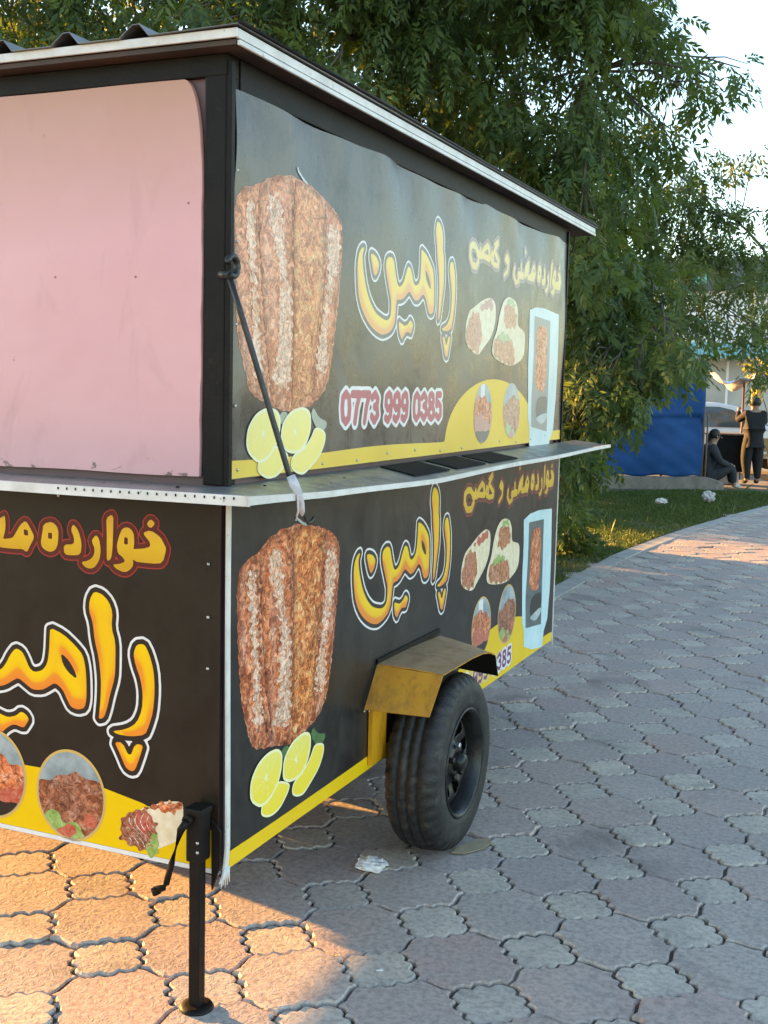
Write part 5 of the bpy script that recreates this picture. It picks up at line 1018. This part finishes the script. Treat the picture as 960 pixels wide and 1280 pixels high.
def figure(parent, frame, J, cloth_r, cloth_m, trouser_m, hand_r=.032):
    """J: joint positions in metres in the figure's own frame"""
    f = lambda p: frame @ Vector(p)
    names = list(J); P = [f(J[n]) for n in names]; ix = {n: i for i, n in enumerate(names)}
    E_ = [('pelvis', 'waist'), ('waist', 'chest'), ('chest', 'neck'), ('neck', 'head'), ('head', 'crown')]
    for s in 'lr': E_ += [('chest', s+'sho'), (s+'sho', s+'elb'), (s+'elb', s+'wri'), (s+'wri', s+'han'), ('pelvis', s+'hip'), (s+'hip', s+'kne'), (s+'kne', s+'ank'), (s+'ank', s+'toe')]
    base = dict(pelvis=.13, waist=.115, chest=.14, neck=.052, head=.088, crown=.07, sho=.065, elb=.042, wri=.030, han=hand_r, hip=.095, kne=.062, ank=.040, toe=.035)
    g = lambda n: base.get(n, base.get(n[1:], .05))
    skin_obj('body', P, [(ix[a], ix[b]) for a, b in E_], [g(n) for n in names], M['skin'], parent)
    top = [n for n in names if n in ('pelvis', 'waist', 'chest') or n[1:] in ('sho', 'elb', 'wri')]; t = {n: i for i, n in enumerate(top)}
    hem = P[ix['pelvis']]+(P[ix['pelvis']]-P[ix['waist']]).normalized()*.10
    skin_obj('shirt', [P[ix[n]] for n in top]+[hem], [(t[a], t[b]) for a, b in E_ if a in t and b in t]+[(t['pelvis'], len(top))], [.165 if n == 'pelvis' else .15 if n == 'waist' else g(n)*cloth_r+.012 for n in top]+[.14], cloth_m, parent)
    low = [n for n in names if n in ('pelvis', 'waist') or n[1:] in ('hip', 'kne', 'ank')]; l = {n: i for i, n in enumerate(low)}
    skin_obj('trousers', [P[ix[n]] for n in low], [(l[a], l[b]) for a, b in E_ if a in l and b in l], [.12 if n == 'waist' else .15 if n == 'pelvis' else {'hip': .128, 'kne': .105, 'ank': .055}[n[1:]] for n in low], trouser_m, parent)
    h_ = [f(J['head']), f(J['crown'])]
    for s in 'lr': skin_obj('shoe', [P[ix[s+'ank']]+Vector((0, 0, -.01)), P[ix[s+'toe']]], [(0, 1)], [.05, .042], M['shoe'] if cloth_m is M['cloth_grey'] else M['cloth_dark'], parent)
    return h_
def head_bits(parent, frame, head, face, hairshape=.098):
    H = frame @ Vector(head); F_ = (frame.to_3x3() @ Vector(face)).normalized(); R_ = F_.cross(Vector((0, 0, 1))).normalized()
    b = MB(); bm = bmesh.new(); bmesh.ops.create_uvsphere(bm, u_segments=16, v_segments=10, radius=hairshape)
    for v in bm.verts: v.co = H+Vector((0, 0, .045))-F_*.018+Vector((v.co.x, v.co.y, v.co.z*1.02))
    bmesh.ops.delete(bm, geom=[v for v in bm.verts if (v.co-H).dot(F_) > .055 and v.co.z < H.z+.075 or v.co.z < H.z-.02], context='VERTS'); b.addbm(bm, 0, True); b.build('hair', M['hair'], parent)
    b = MB(); b.tube([H+F_*.085+Vector((0, 0, .015)), H+F_*.108+Vector((0, 0, -.012)), H+F_*.088+Vector((0, 0, -.02))], [.010, .014, .010], 6); b.build('nose', M['skin'], parent)
    for s in (-1, 1):
        b = MB(); b.tube([H+R_*s*.088+Vector((0, 0, .02)), H+R_*s*.098, H+R_*s*.086+Vector((0, 0, -.025))], [.012, .018, .010], 6); b.build('ear', M['skin'], parent)
        b = MB(); b.tube([H+R_*s*.034+F_*.080+Vector((0, 0, .018)), H+R_*s*.034+F_*.092+Vector((0, 0, .018))], .010, 6); b.build('eye', M['hair'], parent)
    b = MB(); b.tube([H+R_*.026+F_*.086+Vector((0, 0, -.048)), H+F_*.094+Vector((0, 0, -.05)), H-R_*.026+F_*.086+Vector((0, 0, -.048))], .006, 5); b.build('mouth', M['cloth_grey'], parent)
# standing, seen from behind, both hands up on the cart post
stand = empty('person', (-.77, 19.4, 0), 'person in black standing at the cart with raised arms', 'person')
frs = Matrix.Translation((-.77, 19.4, 0)) @ Matrix.Rotation(math.radians(28), 4, 'Z') @ Matrix.Scale(.915, 4)
JS = dict(pelvis=(0, 0, .90), waist=(0, .01, 1.07), chest=(0, 0, 1.27), neck=(0, .01, 1.45), head=(0, .03, 1.56), crown=(0, .03, 1.66),
          lsho=(-.17, 0, 1.37), lelb=(-.27, .16, 1.24), lwri=(-.20, .33, 1.42), lhan=(-.18, .37, 1.50), rsho=(.17, 0, 1.37), relb=(.27, .14, 1.20), rwri=(.18, .30, 1.28), rhan=(.14, .36, 1.33),
          lhip=(-.095, 0, .86), lkne=(-.12, .02, .48), lank=(-.10, -.02, .09), ltoe=(-.12, .12, .035), rhip=(.095, 0, .86), rkne=(.11, .03, .48), rank=(.12, 0, .09), rtoe=(.14, .13, .035))
figure(stand, frs, JS, 1.18, M['cloth_dark'], M['cloth_dark']); head_bits(stand, frs, JS['head'], (0, 1, 0))
# sitting on the low kerb, knees drawn up, facing the cart
sit = empty('person', (-1.36, 18.0, 0), 'person in dark grey sitting beside the blue tarp with knees drawn up', 'person')
frq = Matrix.Translation((-1.36, 18.0, -.02)) @ Matrix.Rotation(math.radians(24), 4, 'Z')
JQ = dict(pelvis=(0, 0, .22), waist=(-.01, 0, .40), chest=(.03, 0, .62), neck=(.08, 0, .80), head=(.12, 0, .89), crown=(.12, 0, .98),
          lsho=(.04, .16, .71), lelb=(.20, .19, .50), lwri=(.40, .10, .42), lhan=(.46, .06, .41), rsho=(.04, -.16, .71), relb=(.16, -.20, .48), rwri=(.38, -.12, .40), rhan=(.45, -.07, .40),
          lhip=(.04, .09, .20), lkne=(.42, .10, .42), lank=(.46, .09, .10), ltoe=(.58, .09, .055), rhip=(.04, -.09, .20), rkne=(.40, -.11, .40), rank=(.44, -.10, .10), rtoe=(.56, -.10, .055))
figure(sit, frq, JQ, 1.2, M['cloth_grey'], M['cloth_grey']); head_bits(sit, frq, JQ['head'], (1, 0, 0))
mb = MB(); mb.box((-1.66, 17.86, -.02), (-1.18, 18.2, .075), 0, .01); tag(mb.build('stone_step', M['concrete']), 'small concrete block that the seated person sits on', 'step')
# ------------------------------------------------------------------ vendor cart, black board, white car, shops
M['white_plastic'] = mat('white_plastic', (.66, .68, .70), (.55, .57, .60), 9, .5, 0, .2, 30)
M['red_pole'] = mat('red_pole', (.13, .03, .02), (.09, .03, .02), 20, .5)
M['canopy'] = mat('canopy', (.20, .15, .12), (.28, .22, .18), 12, .8)
M['banana'] = mat('banana', (.62, .45, .03), (.48, .36, .03), 18, .5)
M['tan'] = mat('tan_wood', (.40, .26, .12), (.30, .19, .09), 12, .7)
cart = empty('vendor_cart', (-.35, 20.4, 0), 'vendor cart with arched canopy on thin posts and a white plastic sheet', 'cart')
cp = lambda x, y, z: (x, y, z)
for x, y in ((-1.10, 20.4), (-.93, 20.5), (.45, 20.4), (.45, 21.1), (-1.0, 21.1)):
    mb = MB(); mb.tube([(x, y, .0 if x > -.9 or y < 20.45 else .0), (x, y, 1.86)], .019, 8); mb.build('post', M['red_pole'], cart)
mb = MB(); V = []; F = []
for i in range(13):
    a = -1+2*i/12; z = 1.82+.20*(1-a*a)
    V += [(-.32+a*.86, 20.25, z-.02), (-.32+a*.86, 21.2, z)]
for i in range(12): F.append((2*i, 2*i+2, 2*i+3, 2*i+1))
mb.add(V, F, 0, True); o = mb.build('canopy', M['canopy'], cart); s_ = o.modifiers.new('t', 'SOLIDIFY'); s_.thickness = .02
mb = MB(); mb.box((-.9, 20.35, .55), (.5, 21.15, .62)); mb.box((-.85, 20.4, .62), (.45, 20.43, .80)); mb.build('deck', M['tan'], cart)
for x in (-.55, .25):
    mb = MB(); mb.lathe([(-.02, .20), (.02, .20), (.02, .26), (-.02, .26), (-.02, .20)], (0, 0, 0), 'x', 24); mb.add([], []); W_ = MB(); W_.add([(x+y, 20.33+xx, .27+z) for xx, y, z in mb.v], mb.f, 0, True); W_.build('cart_wheel', M['tan'], cart)
mb = MB(); V = []; F = []; n = 14
for j in range(9):
    for i in range(n): a, b = i/(n-1), j/8; V.append((-1.75+.85*a, 20.3+.5*b, 2.02-.30*math.sin(math.pi*a)*.5-.18*a*(1-a)*3*b+.06*math.sin(a*11+b*6)-.06*a))
for j in range(8):
    for i in range(n-1): k = j*n+i; F.append((k, k+1, k+n+1, k+n))
mb.add(V, F, 0, True); o = mb.build('plastic_sheet', M['white_plastic'], cart); s_ = o.modifiers.new('t', 'SOLIDIFY'); s_.thickness = .004
ban = empty('banana_bunch', (-.84, 20.3, 1.5), 'bunch of yellow bananas hanging from the cart canopy', 'bananas')
for k in range(15):
    a = k*2.4; z = 1.74-.022*k; mb = MB(); c, s = math.cos(a), math.sin(a); mb.tube([(-.84+c*.02, 20.3+s*.02, z+.02), (-.84+c*.07, 20.3+s*.07, z-.02), (-.84+c*.10, 20.3+s*.10, z+.04), (-.84+c*.105, 20.3+s*.105, z+.09)], [.008, .019, .019, .008], 6); mb.build('banana', M['banana'], ban)
mb = MB(); mb.tube([(-.84, 20.3, 1.93), (-.84, 20.3, 1.40)], .007, 5); mb.build('stalk', M['pole_wood'], ban)
bb = empty('black_cabinet', (-1.2, 19.75, 0), 'black cabinet standing on grey blocks between the tarp and the cart', 'cabinet')
mb = MB(); mb.box((-1.62, 19.5, .20), (-.93, 20.0, .86), 0, .01); mb.build('cabinet_body', M['dark_insert'], bb)
mb = MB(); mb.box((-1.64, 19.48, .861), (-.91, 20.02, .89), 0, .004); mb.build('cabinet_top', M['pole_wood'], bb)
mb = MB(); mb.box((-1.55, 19.55, -.03), (-1.05, 19.95, .198), 0, .01); mb.build('plinth_block', M['concrete'], bb)
mb = MB(); mb.box((-.925, 19.5, .18), (-.87, 19.54, 1.02)); mb.build('pale_board', M['white_plastic'], bb)
# car
M['car_white'] = mat('car_white', (.72, .72, .70), (.66, .66, .65), 3, .25); M['glass'] = mat('car_glass', (.05, .07, .07), (.07, .10, .10), 3, .08, spec=.8)
car = empty('parked_car', (-2.2, 23.0, 0), 'white sedan parked behind the cart and the black cabinet', 'car')
def carp(x, y, z): return Vector((-2.0, 23.0, 0))+Matrix.Rotation(math.radians(18), 3, 'Z') @ Vector((x, y, z))
low = [(-2.1, .30), (-2.15, .55), (-2.1, .82), (-1.7, .88), (-1.0, .92), (.7, .90), (1.3, .84), (1.95, .72), (2.12, .55), (2.1, .30)]
roof = [(-1.75, .88), (-1.25, 1.30), (-.7, 1.42), (.0, 1.42), (.35, 1.36), (.75, 1.12), (1.1, .885)]
mb = MB(); n = len(low)
V = [carp(x, -.82 if 0 < i < n-1 else -.78, z) for i, (x, z) in enumerate(low)]+[carp(x, .82, z) for x, z in low]
mb.add(V, [tuple(range(n)), tuple(reversed(range(n, 2*n)))]+[(i, n+i, n+i+1, i+1) for i in range(n-1)]+[(0, n-1, 2*n-1, n)]); o = mb.build('car_body', M['car_white'], car); bv = o.modifiers.new('b', 'BEVEL'); bv.width = .05; bv.segments = 3
mb = MB(); n = len(roof); V = [carp(x, -.80+(z-.88)*.32, z) for x, z in roof]+[carp(x, .80-(z-.88)*.32, z) for x, z in roof]
mb.add(V, [tuple(range(n)), tuple(reversed(range(n, 2*n)))]+[(i, n+i, n+i+1, i+1) for i in range(n-1)]); o = mb.build('cabin', M['car_white'], car); bv = o.modifiers.new('b', 'BEVEL'); bv.width = .04; bv.segments = 3
for pts in ([(-1.45, .93), (-1.1, 1.25), (-.65, 1.34), (-.5, 1.34), (-.5, .93)], [(-.44, .93), (-.44, 1.34), (.0, 1.34), (.28, 1.28), (.75, .93)]):
    for sg in (-1, 1):
        mb = MB(); mb.prism([carp(x, sg*(.815-(z-.88)*.32), z) for x, z in pts], carp(0, sg*.006, 0)-carp(0, 0, 0)); mb.build('side_window', M['glass'], car)
mb = MB(); mb.prism([carp(.42, -.60, 1.335), carp(.42, .60, 1.335), carp(1.06, .74, .92), carp(1.06, -.74, .92)], carp(.01, 0, .012)-carp(0, 0, 0)); mb.build('windscreen', M['glass'], car)
for x in (-1.35, 1.35):
    for sg in (-1, 1):
        t = MB(); t.lathe([(-.1, .0), (-.1, .28), (-.07, .31), (.07, .31), (.1, .28), (.1, .18), (.08, .16), (.09, 0)], (0, 0, 0), 'x', 24); mb = MB(); mb.add([carp(x+yy, sg*(.72+xx), .31+zz) for xx, yy, zz in t.v], t.f, 0, True); mb.build('car_wheel', M['tyre'], car)
for sg in (-1, 1):
    mb = MB(); mb.box((0, 0, 0), (.06, .26, .12)); q = MB(); q.add([carp(2.07+x, sg*.55-.13+y, .60+z) for x, y, z in mb.v], mb.f); q.build('headlight', M['white_plastic'], car)
    mb = MB(); mb.box((0, 0, 0), (.10, .16, .11)); q = MB(); q.add([carp(.62+x, sg*.86-.08+y, .93+z) for x, y, z in mb.v], mb.f); q.build('wing_mirror', M['car_white'], car)
# shops across the street
M['shop_white'] = mat('shop_white', (.80, .79, .77), (.72, .71, .69), 1.5, .8); M['shop_cream'] = mat('shop_cream', (.55, .48, .38), (.46, .40, .32), 1.5, .8)
M['sign_dark'] = mat('sign_dark', (.05, .075, .075), (.075, .10, .10), 2, .5); M['sign_teal'] = mat('sign_teal', (.05, .42, .40), (.07, .50, .47), 2, .5); M['sign_red'] = mat('sign_red', (.55, .06, .04), (.48, .05, .04), 2, .5)
M['shop_glass'] = mat('shop_glass', (.34, .34, .32), (.46, .46, .43), 1, .3); M['awning'] = mat('awning', (.12, .36, .38), (.16, .42, .44), 2, .7)
def shop(x0, x1, y, hgt, wm, label, sign_z, marks, dy=7):
    root = empty('shop_building', ((x0+x1)/2, y, 0), label, 'building')
    mb = MB(); mb.box((x0, y, -.03), (x1, y+dy, hgt)); mb.build('wall', wm, root)
    mb = MB(); mb.box((x0-.1, y-.12, hgt), (x1+.1, y+dy+.1, hgt+.18)); mb.build('parapet', M['concrete'], root)
    if sign_z:
        mb = MB(); mb.box((x0+.2, y-.30, sign_z), (x1-.2, y-.02, sign_z+.95)); sg = mb.build('sign_board', M['sign_dark'], root)
        for (mx, mz, w, h_, mm) in marks: mb = MB(); mb.box((mx, y-.34, mz), (mx+w, y-.305, mz+h_), 0, .01); mb.build('sign_mark', M[mm], sg)
    n = max(1, int((x1-x0)/2.4)); st = (x1-x0)/n
    for i in range(n):
        a = x0+st*i+.3
        mb = MB(); mb.box((a, y-.05, .1), (a+st-.6, y-.012, 2.7)); w = mb.build('shop_window', M['shop_glass'], root); mb = MB(); mb.box((a+(st-.6)/2-.04, y-.09, .1), (a+(st-.6)/2+.04, y-.052, 2.7)); mb.build('mullion', wm, w)
        if hgt > 6.2:
            mb = MB(); mb.box((a+.3, y-.04, hgt-1.9), (a+st-.9, y-.012, hgt-.6)); w = mb.build('window', M['shop_glass'], root); mb = MB(); mb.box((a+.2, y-.12, hgt-2.0), (a+st-.8, y-.014, hgt-1.91)); mb.build('sill', M['concrete'], w)
    mb = MB(); mb.prism([(x0+.2, y-.02, 3.3), (x0+.2, y-1.3, 2.85), (x0+.2, y-1.3, 2.75), (x0+.2, y-.02, 3.2)], (x1-x0-.4, 0, 0)); mb.build('awning', M['awning'], root); return root
shop(-8.6, -2.0, 38, 5.9, M['shop_white'], 'white shop block with a dark sign board and small teal emblems', 5.0, [(-6.05, 5.45, .35, .4, 'sign_red'), (-4.9, 5.2, .45, .45, 'sign_teal'), (-3.7, 5.2, .5, .06, 'shop_white'), (-3.7, 5.2, .06, .5, 'shop_white'), (-3.26, 5.2, .06, .5, 'shop_white'), (-2.9, 5.25, .5, .08, 'shop_white'), (-2.7, 5.33, .12, .16, 'sign_teal')])
shop(-1.8, 5.5, 39, 5.4, M['shop_cream'], 'cream shop block to the side of the white one, with a plain dark sign board', 4.5, [(-1.0, 4.75, .5, .4, 'sign_teal')])
shop(-19, -8.9, 37.5, 6.6, M['shop_cream'], 'two-storey cream shop block with upper windows behind the trees', 4.3, [])
# ------------------------------------------------------------------ litter
M['paper'] = mat('paper', (.74, .72, .70), (.62, .60, .58), 30, .8, 0, .3, 60); M['card'] = mat('card', (.36, .27, .16), (.28, .21, .13), 20, .85)
def crumple(name, c, r, m, label, cat, flat=.45, seed=1, n=3):
    bm = bmesh.new(); bmesh.ops.create_icosphere(bm, subdivisions=n, radius=r); q = random.Random(seed); zmin = 1
    for v in bm.verts:
        k = 1+.55*mnoise.noise(v.co*(2.6/r)+Vector((seed*7, 0, 0)))+q.uniform(-.12, .12); v.co = Vector((v.co.x*k, v.co.y*k*.75, v.co.z*k*flat)); zmin = min(zmin, v.co.z)
    for v in bm.verts: v.co += Vector((c[0], c[1], c[2]-zmin))
    mb = MB(); mb.addbm(bm, 0, False); return tag(mb.build(name, m), label, cat)
crumple('crumpled_paper', (.01, .95, .0), .05, M['paper'], 'crumpled white paper on the pavers beside the trailer wheel', 'litter', .35, 3)
crumple('plastic_bag', (-.90, 15.0, .02), .085, M['rag'], 'torn white plastic bag lying in the grass before the low wall', 'litter', .9, 5)
crumple('paper_scrap', (-1.45, 14.3, .02), .08, M['paper'], 'small white scrap in the grass next to the torn bag', 'litter', .5, 9)
mb = MB(); mb.prism([(.20, 1.20, .003), (.245, 1.215, .003), (.268, 1.25, .003), (.292, 1.29, .003), (.298, 1.345, .003), (.285, 1.385, .003), (.262, 1.37, .003), (.24, 1.36, .003), (.225, 1.30, .003), (.205, 1.26, .003)], (0, 0, .003)); tag(mb.build('cardboard_scrap', M['card']), 'flattened brown cardboard scrap under the trailer tyre', 'litter')
mb = MB(); mb.prism([(.30, .335, .003), (.318, .342, .003), (.312, .352, .003)], (0, 0, .003)); tag(mb.build('paper_fleck', M['paper']), 'tiny white fleck on the bare pavers', 'litter')
